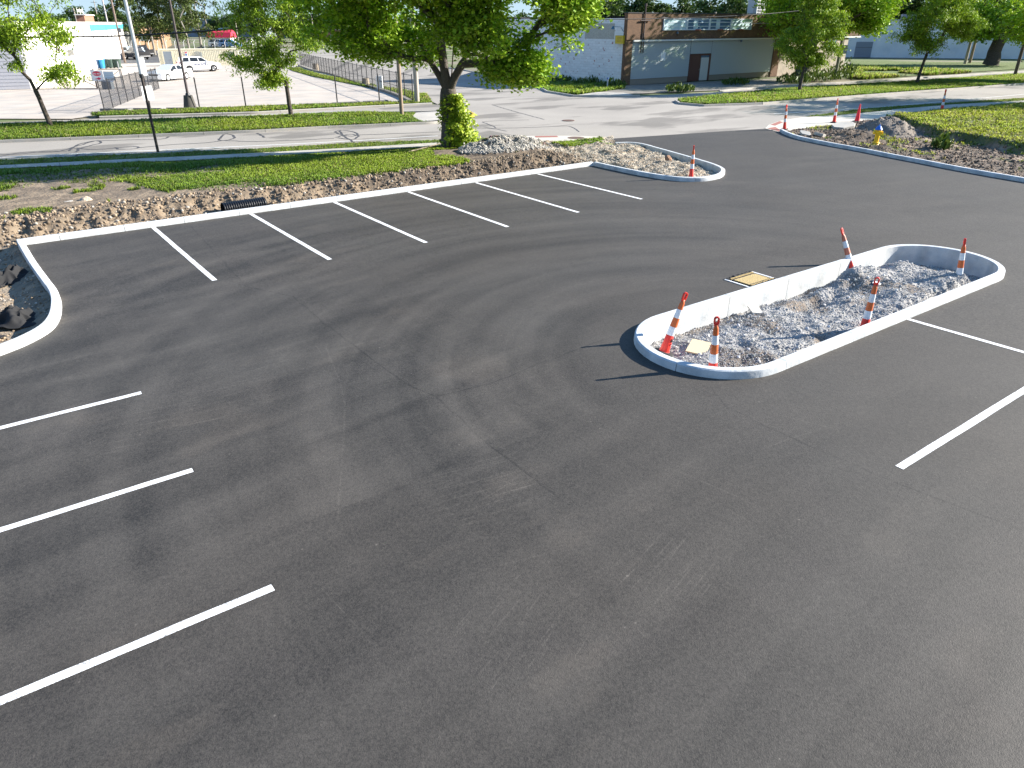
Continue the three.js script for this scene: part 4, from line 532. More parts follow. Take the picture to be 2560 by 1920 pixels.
{ // water shoots round the maple's foot
  const r = rng(5), rn = () => r() * 2 - 1, pos = [], nor = [], col = []; for (let i = 0; i < 4600; i++) { const h = .1 + 2.1 * Math.pow(r(), 1.15), a = r() * 6.28, lump = vn(a * 1.5 + 10, h * 2.2 + 3), R = (.36 + .55 * r() * lump * 1.8) * (1.15 - .3 * h), P = new THREE.Vector3(Math.cos(a) * R + .3 * (1 - h / 2.4), h, Math.sin(a) * R + .2), A = new THREE.Vector3(rn(), rn() * .5 - .2, rn()).normalize(), Nn = new THREE.Vector3(rn() + Math.cos(a), .6 + r(), rn() + Math.sin(a)).normalize(), B = new THREE.Vector3().crossVectors(A, Nn).normalize(), s = .1 + .08 * r(), y = clamp(.6 + .6 * (r() - .5), 0, 1), v = .8 + .4 * r(); const q = [P.clone().addScaledVector(A, -s / 2), P.clone().addScaledVector(B, s * .4), P.clone().addScaledVector(A, s / 2), P.clone().addScaledVector(B, -s * .4)]; for (const k of [0, 1, 2, 0, 2, 3]) { pos.push(...q[k].toArray()); nor.push(...Nn.toArray()); col.push(lerp(.12, .48, y) * v, lerp(.26, .56, y) * v, .03 * v); } }
  const g = new THREE.BufferGeometry(); g.setAttribute('position', new THREE.Float32BufferAttribute(pos, 3)); g.setAttribute('normal', new THREE.Float32BufferAttribute(nor, 3)); g.setAttribute('color', new THREE.Float32BufferAttribute(col, 3)); const m = part(big, 'basal_shoots', g, leafMat); m.userData.label = 'bright leafy shoots sprouting around the trunk foot';
}
const P2 = (p) => [p[0], gy(p[0], p[1]) + .1, p[1]];
const YG = 'young street trees on the medians';
plant('young_tree', 'young sparse tree at the left edge, bare lower branches over white wall', { ...LOCUST, seed: 21, r0: .11, fork: RT([[-.3, 1.8, 0]])[0], flare: .3, bark: barkDark, clusters: 201, per: 40, leaf: 0.18, spread: .34, yel: .52, gap: .32, bow: .02, step: .6, hollow: .75, blobs: RT([[-1.4, 6.1, 0, 2.4, 1.2, 2], [-.6, 7, 0, 2.2, 1, 2], [-2.4, 4.8, 0, 1.4, 1.1, 1.4], [.7, 4.6, 0, 1.3, .9, 1.3], [-.6, 3.9, 0, 1.6, .8, 1.2], [1.2, 2.9, 0, .8, .5, .8]]) }, P2([3.34,-47.48]), YG);
plant('young_tree', 'young rounded tree on the median left of the big maple', { ...LOCUST, seed: 22, r0: .115, fork: RT([[-.05, 1.9, 0]])[0], flare: .3, bark: barkDark, clusters: 262, per: 40, leaf: 0.17, spread: .34, yel: .52, gap: .32, bow: .03, step: .6, hollow: .75, blobs: RT([[-.8, 5.2, 0, 2.2, 1.5, 1.8], [-.4, 6.5, 0, 1.7, 1.1, 1.6], [-1.7, 3.5, 0, 1.2, 1.0, 1.2], [1.1, 4.2, 0, 1.0, .8, 1.0], [-.5, 3.3, 0, 1.2, .7, 1.2], [-.9, 2.3, 0, .5, .35, .4]]) }, P2([15.51,-44.32]), YG);
plant('young_tree', 'young upright tree on the median before the brown brick building', { ...LOCUST, seed: 23, r0: .12, fork: RT([[.05, 2.0, 0]])[0], flare: .3, bark: barkDark, clusters: 262, per: 40, leaf: 0.21, spread: .34, yel: .52, gap: .32, bow: .03, step: .7, hollow: .75, blobs: RT([[.4, 4.9, 0, 2.0, 1.7, 1.8], [.3, 6.7, 0, 1.5, 1.2, 1.5], [-1.1, 3.6, 0, 1.0, .9, 1], [1.6, 3.7, 0, 1.2, 1.0, 1.2], [.1, 2.6, 0, 1.5, .6, 1.3]]) }, P2([56.12,-37.61]), YG);
plant('young_tree', 'young spreading tree on the median before the white far wall', { ...LOCUST, seed: 24, r0: .12, fork: RT([[.3, 2.4, 0]])[0], flare: .3, bark: barkDark, clusters: 280, per: 40, leaf: 0.22, spread: .34, yel: .52, gap: .32, bow: .03, step: .7, hollow: .75, blobs: RT([[1, 5.7, 0, 3.0, 1.3, 2], [1.5, 7, 0, 2.4, 1.1, 1.8], [-1.4, 4.3, 0, 1.1, .9, 1.2], [3.2, 4.8, 0, 1.4, 1.0, 1.2], [.3, 3.4, 0, 1.5, .6, 1.3]]) }, P2([72.05,-36.19]), YG);
plant('mature_tree', 'mature tree with a thick trunk on the empty grassy plot', { ...MAPLE, seed: 31, r0: .75, fork: RT([[.4, 3.8, 0]])[0], bark: barkDark, clusters: 210, per: 66, leaf: .32, spread: 1.05, yel: .45, gap: .2, minY: 2.6, blobs: RT([[0, 8, 0, 6.5, 4, 5.5], [-3.5, 5.2, 0, 3.5, 1.8, 3], [4.5, 5, 0, 3.5, 2, 3], [3, 9, 0, 5, 3, 5]]) }, P2([113.48,-47.72]), 'mature trees');
plant('mature_tree', 'mature tree rising beside the annexe of the brown brick building', { ...MAPLE, seed: 32, r0: .6, fork: RT([[.5, 3.6, 0]])[0], bark: barkGrey, clusters: 480, per: 56, leaf: .3, spread: .95, yel: .5, gap: .18, minY: 3.9, blobs: RT([[1, 9, 0, 6, 3.6, 5.5], [4.8, 6.6, 0, 3.8, 1.8, 3.4], [-2.2, 7.5, 0, 3, 2.4, 3], [5.8, 5.4, .5, 1.8, .9, 1.5], [5, 9, -2, 5, 3, 4], [.5, 6.2, 0, 3.4, 1.4, 3], [2.5, 7.6, -1, 3.4, 1.8, 3], [4, 6.6, 3, 3, 1.5, 3], [3, 6, 5, 4, 1.6, 2.5], [7, 7.2, 6.5, 4, 1.8, 2.5], [0, 5.2, 3.6, 2.4, 1, 1.6], [9.5, 8.5, 8, 3, 1.6, 2.5], [4.5, 5.4, 6.6, 3, 1, 2]]) }, P2([67.28,-45.25]), 'mature trees');
plant('mature_tree', 'mature tree at the far right edge with pale yellow-green leaves', { ...MAPLE, seed: 33, r0: .34, fork: RT([[.3, 3.6, 0]])[0], bark: barkDark, clusters: 120, per: 62, leaf: .26, spread: .8, yel: .7, gap: .25, minY: 2.6, blobs: RT([[0, 7, 0, 4.5, 3.2, 4], [-2.4, 5.0, 0, 2.6, 1.6, 2.4], [2.5, 5.5, 0, 3, 2, 3]]) }, P2([85.68,-30.77]), 'mature trees');
plant('mature_tree', 'mature tree standing outside the right frame edge, shading the road', { ...MAPLE, seed: 34, r0: .4, fork: RT([[0, 3.2, 0]])[0], bark: barkGrey, clusters: 220, per: 60, leaf: .26, spread: .9, yel: .5, gap: .2, minY: 2.6, blobs: RT([[0, 7.5, 0, 6, 3.6, 6], [-2, 6, 0, 3, 2, 3]]) }, P2([67, -19.5]), 'mature trees');

// ---------- buildings ----------
function brickTex(a, b, mortar, chips) { // 8 x 16 stretcher courses over 1.68 x 1.2 m
  const w = 512, h = 384, r = rng(17), tone = new Float32Array(9 * 17).map(() => r());
  return colTex(w, h, (i, j) => { const v = j / h * 16, row = Math.floor(v), u = i / w * 8 + (row & 1) * .5, cidx = Math.floor(u) % 8, fu = u - Math.floor(u), fv = v - row, t = tone[row * 8 + cidx], k = .8 + .4 * fbm(i / 20, j / 20, 3); const m = fu < .05 || fv < .13; if (chips) { const q = fbm(i / w * 24, j / h * 24, 4, 24); const c = m ? mortar : q > .77 ? b : a; return c.map((x) => x * (.94 + .12 * t) * (.9 + .2 * k - .1)); } return (m ? mortar : mixc(a, b, t)).map((x) => x * k); });
}
const rps = (t, sx, sy) => { const c = t.clone(); c.repeat.set(sx, sy); c.needsUpdate = true; return c; };
const brownBrick = new THREE.MeshStandardMaterial({ map: rps(brickTex([.105, .058, .032], [.16, .088, .046], [.09, .066, .048]), 1 / 1.68, 1 / 1.2), roughness: .95 });
const redBrick = new THREE.MeshStandardMaterial({ map: rps(brickTex([.3, .12, .075], [.4, .18, .11], [.3, .22, .17]), 1 / 1.68, 1 / 1.2), roughness: .95 });
const tanBrick = new THREE.MeshStandardMaterial({ map: rps(brickTex([.42, .25, .14], [.5, .31, .18], [.4, .28, .18]), 1 / 1.68, 1 / 1.2), roughness: .95 });
const whiteWall = new THREE.MeshStandardMaterial({ map: rps(brickTex([.66, .69, .7], [.28, .1, .09], [.58, .61, .62], true), 1 / 5, 1 / 3.6), bumpMap: rp(softBump, .4), bumpScale: .02, roughness: .9 });
const stucco = new THREE.MeshStandardMaterial({ map: rp(tileTex(.78, .76, .72, .06, .02), .2), roughness: .9 });
const blueWhite = new THREE.MeshStandardMaterial({ map: rp(tileTex(.62, .66, .7, .14, .05), .1), roughness: .9 });
const panelWood = new THREE.MeshStandardMaterial({ map: rp(tileTex(.36, .31, .25, .25, .06), .3), roughness: .9 });
const siding = mat(.34, .38, .39, .6), alu = mat(.55, .6, .64, .4), roofTar = mat(.05, .05, .052, .95), pane = mat(.1, .17, .26, .12), paleBoard = mat(.42, .55, .6, .7), doorRed = mat(.085, .028, .02, .6);
const bxg = (x0, x1, y0, y1, z0, z1) => wuv(new THREE.BoxGeometry(x1 - x0, y1 - y0, z1 - z0).translate((x0 + x1) / 2, (y0 + y1) / 2, (z0 + z1) / 2));
{
  const Z = -51.2, b = thing('brick_building', 'low brown brick building with grey siding front and white painted side wall', 'building', [0, 0, 0]), x0 = 49.15, xp = 49.95, xs = 70.6, xq = 71.75, xe = 84.1, T = 5.75, fb = 3.78;
  part(b, 'wall', bxg(x0 + .05, xe, 0, T - .15, Z - 21, Z - .32), roofTar);
  part(b, 'side_wall', bxg(x0, x0 + .25, 0, T - .12, Z - 21, Z - .005), whiteWall);
  part(b, 'brick_pier', bxg(x0 - .06, xp, 0, fb, Z - .3, Z + .04), brownBrick);
  part(b, 'brick_pier', bxg(xs, xq, 0, fb, Z - .3, Z + .04), brownBrick);
  const fascia = part(b, 'brick_fascia', bxg(x0 - .06, xe + 2.2, fb, T + .12, Z - .3, Z + .12), brownBrick);
  part(fascia, 'coping', bxg(x0 - .1, xe + 2.24, T + .12, T + .2, Z - .36, Z + .16), roofTar);
  part(b, 'roof', bxg(x0, xe + 2, T - .25, T - .1, Z - 21, Z - .3), roofTar);
  part(b, 'ledge', bxg(xp, xe + 2.25, fb - .16, fb - .03, Z - .05, Z + .2), mat(.6, .6, .58, .7));
  // clapboards: every course its own wedge, joined into one part each side of the door
  const dr = [57.76,-0.31], dl = [60.81,2.18]; const dx0 = dr[0], dx1 = dl[0], dh = 2.42;
  const clap = (xa, xb, ya, yb) => { const l = []; for (let y = ya; y < yb - .02; y += .155) { const s = new THREE.Shape(); s.moveTo(0, 0); s.lineTo(.03, 0); s.lineTo(.008, Math.min(.16, yb - y)); s.lineTo(0, Math.min(.16, yb - y)); s.closePath(); l.push(new THREE.ExtrudeGeometry(s, { depth: xb - xa, bevelEnabled: false }).rotateY(Math.PI / 2).scale(-1, 1, 1).rotateY(0).translate(0, y, 0)); } const g = MG(l); g.computeBoundingBox(); return g; };
  const clapAt = (xa, xb, ya, yb, zf) => { const l = []; for (let y = ya; y < yb - .02; y += .155) { const h = Math.min(.158, yb - y); const p = [[xa, y, zf + .03], [xb, y, zf + .03], [xb, y + h, zf + .006], [xa, y + h, zf + .006], [xa, y, zf], [xb, y, zf]]; const g = new THREE.BufferGeometry(); const q = []; for (const t of [[0, 1, 2], [0, 2, 3], [4, 5, 1], [4, 1, 0]]) for (const i of t) q.push(...p[i]); g.setAttribute('position', new THREE.Float32BufferAttribute(q, 3)); g.computeVertexNormals(); l.push(g); } return MG(l); };
  part(b, 'siding', clapAt(xp, dx0 - .02, .5, fb - .16, Z - .06), siding); part(b, 'siding', clapAt(dx1 + .02, xs, .5, fb - .16, Z - .06), siding); part(b, 'siding', clapAt(dx0 + .02, dx1 - .02, dh + .04, fb - .16, Z - .05), siding);
  part(b, 'plinth', bxg(xp, dx0, 0, .5, Z - .3, Z - .08), mat(.24, .21, .17, .95)); part(b, 'plinth', bxg(dx1, xs, 0, .5, Z - .3, Z - .08), mat(.24, .21, .17, .95));
  part(b, 'door_frame', MG([bxg(dx0, dx0 + .12, 0, dh, Z - .12, Z), bxg(dx1 - .22, dx1, 0, dh, Z - .12, Z), bxg(dx0 + .12, dx1 - .22, dh - .13, dh, Z - .12, Z)]), doorRed);
  const xm = lerp(dx0, dx1, .53), door = part(b, 'door', bxg(dx0 + .12, xm, .03, dh - .13, Z - .1, Z - .05), doorRed); part(door, 'handle', bxg(xm - .18, xm - .1, 1.0, 1.12, Z - .05, Z + .0), MK.chrome); part(door, 'door_panel', bxg(dx0 + .4, xm - .4, 1.3, 2.0, Z - .05, Z - .04), doorRed);
  part(b, 'sidelight', bxg(xm + .08, dx1 - .22, .03, dh - .32, Z - .1, Z - .05), mat(.5, .5, .47, .7)); part(b, 'transom_glass', bxg(xm + .08, dx1 - .22, dh - .3, dh - .14, Z - .1, Z - .06), pane);
  // window band
  const wa = [53.54,4.51], wb = [66.19,5.49], wx0 = wa[0], wx1 = wb[0], wy0 = wa[1], wy1 = wb[1];
  for (let i = 0; i < 4; i++) { const a = lerp(wx0, wx1, i / 4), c = lerp(wx0, wx1, (i + 1) / 4), w = part(b, 'window', MG([bxg(a, a + .12, wy0, wy1, Z + .1, Z + .2), bxg(c - .12, c, wy0, wy1, Z + .1, Z + .2), bxg(a + .12, c - .12, wy1 - .08, wy1, Z + .1, Z + .19), bxg(a + .12, c - .12, wy0, wy0 + .08, Z + .1, Z + .19)]), alu); const solid = i === 0 || i === 3; part(w, 'pane', bxg(a + .12, c - .12, wy0 + .08, wy1 - .08, Z + .11, Z + .14), solid ? paleBoard : pane); const yy = [.33, .66]; for (const k of yy) part(w, 'glazing_bar', bxg(a + .12, c - .12, lerp(wy0, wy1, k) - .025, lerp(wy0, wy1, k) + .025, Z + .14, Z + .17), alu); if (!solid) part(w, 'curtain', bxg(lerp(a, c, .3), lerp(a, c, .48), wy0 + .1, wy1 - .1, Z + .141, Z + .15), paleBoard); if (i) part(w, 'brick_sill', bxg(lerp(a, c, .38), lerp(a, c, .62), wy0 - .03, wy0 + .07, Z + .19, Z + .24), MK.brickRed); }
  for (const [px, h] of [[52.9, 4.28], [71.0, 4.42], [62.3, 3.5]]) part(b, 'wall_light', new THREE.SphereGeometry(.12, 10, 8).translate(px + 2.6, h, Z + .18), mat(.1, .13, .16, .4));
  const n0 = [53.73,1.96]; part(b, 'paper_notice', bxg(n0[0], n0[0] + .62, n0[1], n0[1] + .72, Z - .02, Z - .01), MK.white);
  // service mast and twin conduits
  part(b, 'service_mast', MG([rod([x0 + 1.95, 3.9, Z + .2], [x0 + 1.95, T + .75, Z + .2], .06, .06, 8), rod([x0 + 1.75, 2.7, Z + .16], [x0 + 1.82, 4.3, Z + .16], .06), rod([x0 + 2.05, 2.7, Z + .16], [x0 + 2.0, 4.3, Z + .16], .06), rod([x0 + 1.4, 5.3, Z + .24], [x0 + 2.6, 5.3, Z + .24], .06), cyl(.12, .1, .2, x0 + 1.95, T + .7, Z + .2, 8)]), mat(.05, .035, .03, .8));
  // things on the white side wall
  const ybx = part(b, 'meter_box', bxg(x0 - .3, x0 - .02, 3.45, 4.12, Z - 1.1, Z - .12), mat(.55, .4, .02, .6)); for (let i = 0; i < 4; i++) part(ybx, 'text_line', bxg(x0 - .306, x0 - .3, 3.62 + i * .11, 3.65 + i * .11, Z - .85, Z - .25), mat(.25, .15, .02, .7));
  part(b, 'painted_patch', bxg(x0 - .012, x0 - .002, 3.8, 5.08, Z - 5.6, Z - 1.55), new THREE.MeshStandardMaterial({ map: rps(brickTex([.42, .42, .37], [.36, .36, .32], [.33, .33, .3]), 1 / 1.68, 1 / 1.2), roughness: .95 }));
  part(b, 'goose_neck_lamp', MG([rod([x0, 4.4, Z - .4], [x0 - .25, 4.8, Z - .5], .02), rod([x0 - .25, 4.8, Z - .5], [x0 - .7, 4.85, Z - 1.0], .02), cyl(.18, .05, .25, x0 - .72, 4.62, Z - 1.02, 10)]), mat(.05, .14, .2, .5));
  // annexe: vertical boarding
  const an = part(b, 'annexe_wall', (() => { const l = []; for (let x = xq; x < xe - .7; x += .3) { l.push(bxg(x + .01, x + .29, .1, 1.62, Z - .2, Z - .06)); l.push(bxg(x + .01, x + .29, 1.7, fb - .16, Z - .2, Z - .06)); } l.push(bxg(xq, xe - .7, 1.61, 1.71, Z - .2, Z - .03), bxg(xq, xe - .7, 0, .1, Z - .2, Z - .05)); return MG(l); })(), panelWood); part(an, 'pane', bxg(80.4, 81.9, 2.7, 3.45, Z - .05, Z - .02), pane);
  part(b, 'brick_pier', bxg(xe - .7, xe + .1, 0, fb, Z - .3, Z + .02), panelWood);
  const hv = thing('rooftop_unit', 'grey rooftop air unit on the brown brick building', 'air unit', [0, 0, 0]); const hp = [69.48,5.58]; part(hv, 'casing', bxg(hp[0], hp[0] + 1.5, T - .1, T + 1.55, Z - 3.2, Z - 2), mat(.5, .52, .54, .5)); for (let i = 0; i < 5; i++) part(hv, 'louvre', bxg(hp[0] + .25, hp[0] + 1.35, T + .2 + i * .26, T + .34 + i * .26, Z - 2, Z - 1.95), mat(.15, .15, .16, .6)); part(hv, 'frame_leg', rod([hp[0] - .2, T - .1, Z - 2.2], [hp[0] - .2, T + 1.5, Z - 2.2], .05), MK.galv);
}
function frame(name, label, cat, A, B, group) { const ux = B[0] - A[0], uz = B[1] - A[1], t = thing(name, label, cat, [A[0], gy(A[0], A[1]), A[1]], Math.atan2(-uz, ux), group); t.userData.len = undefined; delete t.userData.len; return [t, Math.hypot(ux, uz)]; }
{ // white works building on the left: lit long wall, shaded gable with roller door
  const A = [5.90,-91.36], D = [A[0] + .257 * 112, A[1] - .966 * 112], [b, L] = frame('white_works_building', 'long white rendered building behind the sliding gate', 'building', A, D), y1 = 5.15 - gy(...A), yb = -1;
  part(b, 'wall', bxg(0, L, yb, y1, -38, 0), stucco);
  part(b, 'parapet', bxg(-.08, L + .08, y1, y1 + .12, -.3, .08), mat(.6, .58, .55, .8)); part(b, 'roof', bxg(.2, L - .2, y1, y1 + .04, -37.8, -.3), roofTar);
  part(b, 'blue_band', bxg(49, L - 1, y1 - 1.15, y1 - .25, 0, .05), mat(.06, .45, .6, .6));
  part(b, 'roller_door', bxg(-.06, 0, 0, 3.9, -14, -.3), mat(.5, .5, .52, .6)); for (let i = 0; i < 12; i++) part(b, 'roller_slat', bxg(-.09, -.06, .04 + i * .32, .3 + i * .32, -14, -.3), mat(.5, .5, .53, .6));
  part(b, 'gutter', bxg(-.14, -.02, 3.95, 4.1, -30, -.1), mat(.5, .5, .5, .7));
  const can = part(b, 'door_canopy', bxg(24, 28.5, 2.9, 3.05, 0, 1.6), mat(.36, .44, .42, .6)); for (const bx of [24.3, 28.2]) part(can, 'bracket', rod([bx, 2.2, .05], [bx, 2.9, 1.4], .04), MK.galv);
  for (const x of [24.8, 33]) { const d = part(b, 'door', bxg(x, x + 1.9, 0, 2.2, 0, .05), mat(.55, .57, .58, .6)); part(d, 'handle', bxg(x + 1.6, x + 1.75, 1, 1.1, .05, .1), MK.chrome); }
  for (const x of [50, 62, 68, 74, 80]) part(b, 'downpipe', bxg(x, x + .16, 3.6, y1 - 1.2, 0, .14), mat(.25, .25, .27, .7));
  part(b, 'wall_vent', bxg(40, 41.2, 4.4, 5.4, 0, .25), mat(.4, .36, .34, .7)); part(b, 'meter_cabinet', bxg(56, 58, 0, 2.4, 0, .5), mat(.45, .5, .56, .6));
  const r = thing('brick_penthouse', 'small red brick roof housing on the long white building', 'roof housing', [b.position.x, b.position.y, b.position.z], b.rotation.y); part(r, 'wall', bxg(56, 67, y1, y1 + 1.1, -2.5, -1.3), redBrick); part(r, 'coping', bxg(55.8, 67.2, y1 + 1.1, y1 + 1.25, -2.7, -1.1), stucco); part(r, 'guard_rail', MG([0, .5, 1].flatMap((k) => [rod([55 + k * 6, y1 + 1.25, -2], [55 + k * 6, y1 + 2.2, -2], .05), rod([55, y1 + 1.6 + k * .3, -2], [61, y1 + 1.6 + k * .3, -2], .05)])), mat(.6, .58, .5, .7));
}
{ // bluish white hall on the right
  const [b, L] = frame('white_hall', 'bluish white windowless hall beyond the weedy empty plot', 'building', [120.82,-75.12], [143.37,-46.44]); part(b, 'wall', bxg(0, L, 0, 5.5, -18, 0), blueWhite); part(b, 'parapet', bxg(-.1, L + .1, 5.5, 5.65, -18.1, .1), mat(.5, .5, .5, .8)); part(b, 'roof', bxg(.2, L - .2, 5.45, 5.52, -17.8, -.2), roofTar);
  const d = part(b, 'steel_door', bxg(L * .075, L * .145, 0, 2.35, 0, .06), mat(.2, .23, .28, .6)); part(d, 'door_seam', bxg(L * .075, L * .145, 1.5, 1.54, .06, .07), MK.darkSteel);
  part(b, 'roof_vent', bxg(L * .25, L * .31, 5.65, 6.4, -3, -1.6), mat(.16, .19, .24, .6)); part(b, 'roof_vent', bxg(L * .13, L * .15, 5.65, 7.0, -2.6, -1.8), MK.white);
}
// far buildings behind the old car park
const Q3 = (p) => [p[0], p[2]];
function farBox(name, label, A, B, y0, y1, depth, m, roofM) { const [b, L] = frame(name, label, 'building', Q3(A), Q3(B)); const o = -b.position.y; part(b, 'wall', bxg(0, L, y0 + o, y1 + o, -depth, 0), m); part(b, 'roof', bxg(-.2, L + .2, y1 + o, y1 + o + .25, -depth - .2, .2), roofM); return [b, L, o]; }
{ const [b, L, o] = farBox('tan_building', 'low tan brick building behind the parked pickup trucks', [36.35,0.46,-226.10], [49.52,0.43,-228.96], -1.4, 4.45, 20, tanBrick, mat(.2, .16, .12, .9)); const w = part(b, 'window', bxg(L * .4, L * .52, o + .9, o + 2.2, 0, .1), mat(.06, .09, .09, .4)); part(w, 'window_bar', bxg(L * .455, L * .465, o + .9, o + 2.2, .1, .16), alu); part(w, 'window_bar', bxg(L * .4, L * .52, o + 1.5, o + 1.6, .1, .16), alu); }
{ const [b, L, o] = farBox('grey_warehouse', 'long grey metal warehouse on the left horizon', [74.40,-1.17,-352.59], [105.18,0.04,-330.55], -1.5, 6.2, 30, mat(.24, .27, .33, .7), mat(.3, .33, .38, .6)); for (let i = 0; i < 12; i++) part(b, 'window', bxg(L * (i + .3) / 12, L * (i + .7) / 12, o + 3.6, o + 4.6, 0, .1), pane); }
{ const [b, L, o] = farBox('far_brick_works', 'red brick works seen between the rounded tree and maple', [102.89,-0.60,-295.29], [140.04,0.09,-268.70], -1.5, 2.6, 20, redBrick, roofTar); for (let i = 0; i < 8; i++) part(b, 'window', bxg(L * (i + .3) / 8, L * (i + .6) / 8, o, o + 1.2, 0, .1), pane); }
{ // white shed with a red gambrel roof
  const A = Q3([51.07,0.54,-197.11]), B = Q3([55.42,0.71,-194.00]), [b, L] = frame('red_roof_shed', 'small white shed with a bright red roof behind the container', 'shed', A, B); part(b, 'wall', bxg(0, L, -.5, 2.1, -4, 0), mat(.72, .72, .74, .7)); const s = new THREE.Shape(); s.moveTo(-.3, 2.0); s.lineTo(.5, 3.1); s.lineTo(2, 3.7); s.lineTo(3.5, 3.1); s.lineTo(4.3, 2.0); s.closePath(); part(b, 'roof', new THREE.ExtrudeGeometry(s, { depth: L + .4, bevelEnabled: false }).rotateY(Math.PI / 2).translate(-.2, 0, 0), mat(.62, .03, .07, .6)); part(b, 'door', bxg(L * .7, L * .85, -.4, 1.6, 0, .06), mat(.4, .42, .45, .7));
}
{ // corrugated site container
  const A = [27.97,-140.33], B0 = [39.55,-136.74], l = Math.hypot(B0[0] - A[0], B0[1] - A[1]), B = [A[0] + (B0[0] - A[0]) * 12.6 / l, A[1] + (B0[1] - A[1]) * 12.6 / l], [b, L] = frame('site_container', 'long beige corrugated container office behind the patrol car', 'container', A, B), m = mat(.76, .7, .52, .6), H = 2.6;
  const pr = new THREE.Shape(); pr.moveTo(.1, -.1); const n = Math.floor((L - .2) / .28); for (let i = 0; i < n; i++) { const x = .1 + i * .28; pr.lineTo(x, -.05); pr.lineTo(x + .1, -.05); pr.lineTo(x + .14, -.001); pr.lineTo(x + .24, -.001); } pr.lineTo(L - .1, -.05); pr.lineTo(L - .1, -.1); pr.closePath();
  part(b, 'corrugated_side', new THREE.ExtrudeGeometry(pr, { depth: H - .3, bevelEnabled: false }).rotateX(Math.PI / 2).translate(0, H - .15, 0), m);
  part(b, 'body', bxg(.05, L - .05, .15, H - .15, -2.4, -.12), m); part(b, 'frame_rail', MG([bxg(0, L, 0, .15, -2.44, .02), bxg(0, L, H - .15, H, -2.44, .02), bxg(0, .12, .15, H - .15, -2.44, .021), bxg(L - .12, L, .15, H - .15, -2.44, .021)]), m);
  const d = part(b, 'door', bxg(.75, 2.0, .16, 2.25, .005, .05), mat(.24, .28, .32, .6)); part(d, 'handle', bxg(1.8, 1.9, 1.0, 1.1, .05, .1), MK.chrome); part(b, 'door_trim', MG([bxg(.6, .75, .15, 2.35, .004, .06), bxg(2.0, 2.15, .15, 2.35, .004, .06), bxg(.75, 2.0, 2.25, 2.35, .004, .06)]), m);
  for (const x of [5.7, 10.9]) { const w = part(b, 'window', bxg(x, x + 1.05, 1.15, 2.15, .004, .03), pane); for (let i = 0; i < 6; i++) part(w, 'security_bar', bxg(x + .05 + i * .17, x + .12 + i * .17, 1.12, 2.18, .03, .06), m); }
  const s = part(b, 'notice_sign', bxg(4.1, 4.5, 1.3, 2.2, .004, .03), MK.white); part(s, 'red_print', MG([bxg(4.14, 4.46, 1.95, 2.15, .03, .035), bxg(4.14, 4.46, 1.35, 1.5, .03, .035)]), mat(.6, .05, .1, .6)); part(s, 'blue_print', bxg(4.14, 4.46, 1.6, 1.85, .03, .035), mat(.08, .2, .5, .6));
}

// ---------- fences, gate, posts ----------
function meshWires(L, h, y0, step, r) { const l = [], unit = new THREE.BoxGeometry(1, 1, 1); for (let x = -h; x < L; x += step) for (const s of [1, -1]) { let a = Math.max(0, x), c = Math.min(L, x + h); const ya = s > 0 ? a - x : h - (a - x), yc = s > 0 ? c - x : h - (c - x); if (c - a < .02) continue; const g = unit.clone().scale(Math.hypot(c - a, yc - ya), r, r).rotateZ(Math.atan2(yc - ya, c - a)).translate((a + c) / 2, y0 + (ya + yc) / 2, s * r * .6); l.push(g); } return MG(l); }
function chainFence(label, A, B, h, gap, wire, step, rails = true) {
  const [f, L] = frame('chain_link_fence', label, 'fence', A, B), n = Math.round(L / gap), dyB = gy(...B) - gy(...A), slope = dyB / L; const sh = new THREE.Matrix4().set(1, 0, 0, 0, slope, 1, 0, 0, 0, 0, 1, 0, 0, 0, 0, 1);
  for (let i = 0; i <= n; i++) part(f, 'post', MG([cyl(.035, .035, h + .08, L * i / n, slope * L * i / n - .02, 0, 8), new THREE.SphereGeometry(.045, 6, 5).translate(L * i / n, slope * L * i / n + h + .07, 0)]), MK.darkSteel);
  part(f, 'wire_mesh', meshWires(L, h, .03, step, wire).applyMatrix4(sh), mat(.03, .03, .032, .6)).userData.kind = 'stuff'; if (rails) { part(f, 'rail', rod([0, h, 0], [L, h + slope * L, 0], .022), MK.darkSteel); part(f, 'rail', rod([0, h * .45, 0.03], [L, h * .45 + slope * L, 0.03], .018), MK.darkSteel); } return f;
}
chainFence('dark chain-link fence running back from the street beside the gate', [7.19,-56.12], [15.67,-81.46], 1.8, 3.0, .0055, .12);
chainFence('long dark chain-link fence along the side street edge of old car park', [26.39,-49.21], [47.43,-127.69], 1.75, 2.6, .005, .2);
const fpost = thing('fence_post', 'black steel fence post beside the concrete-footed lamp post', 'fence post', P2([12.68,-54.06]).map((v, i) => i === 1 ? v - .1 : v), 0, 'bare fence posts along the front of the old car park');
part(fpost, 'post', cyl(.045, .045, 1.85, 0, -.02, 0, 8), MK.darkSteel); part(fpost, 'cap', lathe([[.055, 1.83], [.055, 1.87], [.02, 1.95], [0, 1.96]], 8), MK.darkSteel);
for (const [p, l] of [[[15.28,-52.36], 'black steel fence post left of the rounded young tree'], [[21.21,-50.80], 'black steel fence post in front of the cross shadow on the lot'], [[24.20,-50.23], 'black steel fence post in front of the white cabinet']]) dup(fpost, [p[0], gy(...p), p[1]], 0, l);
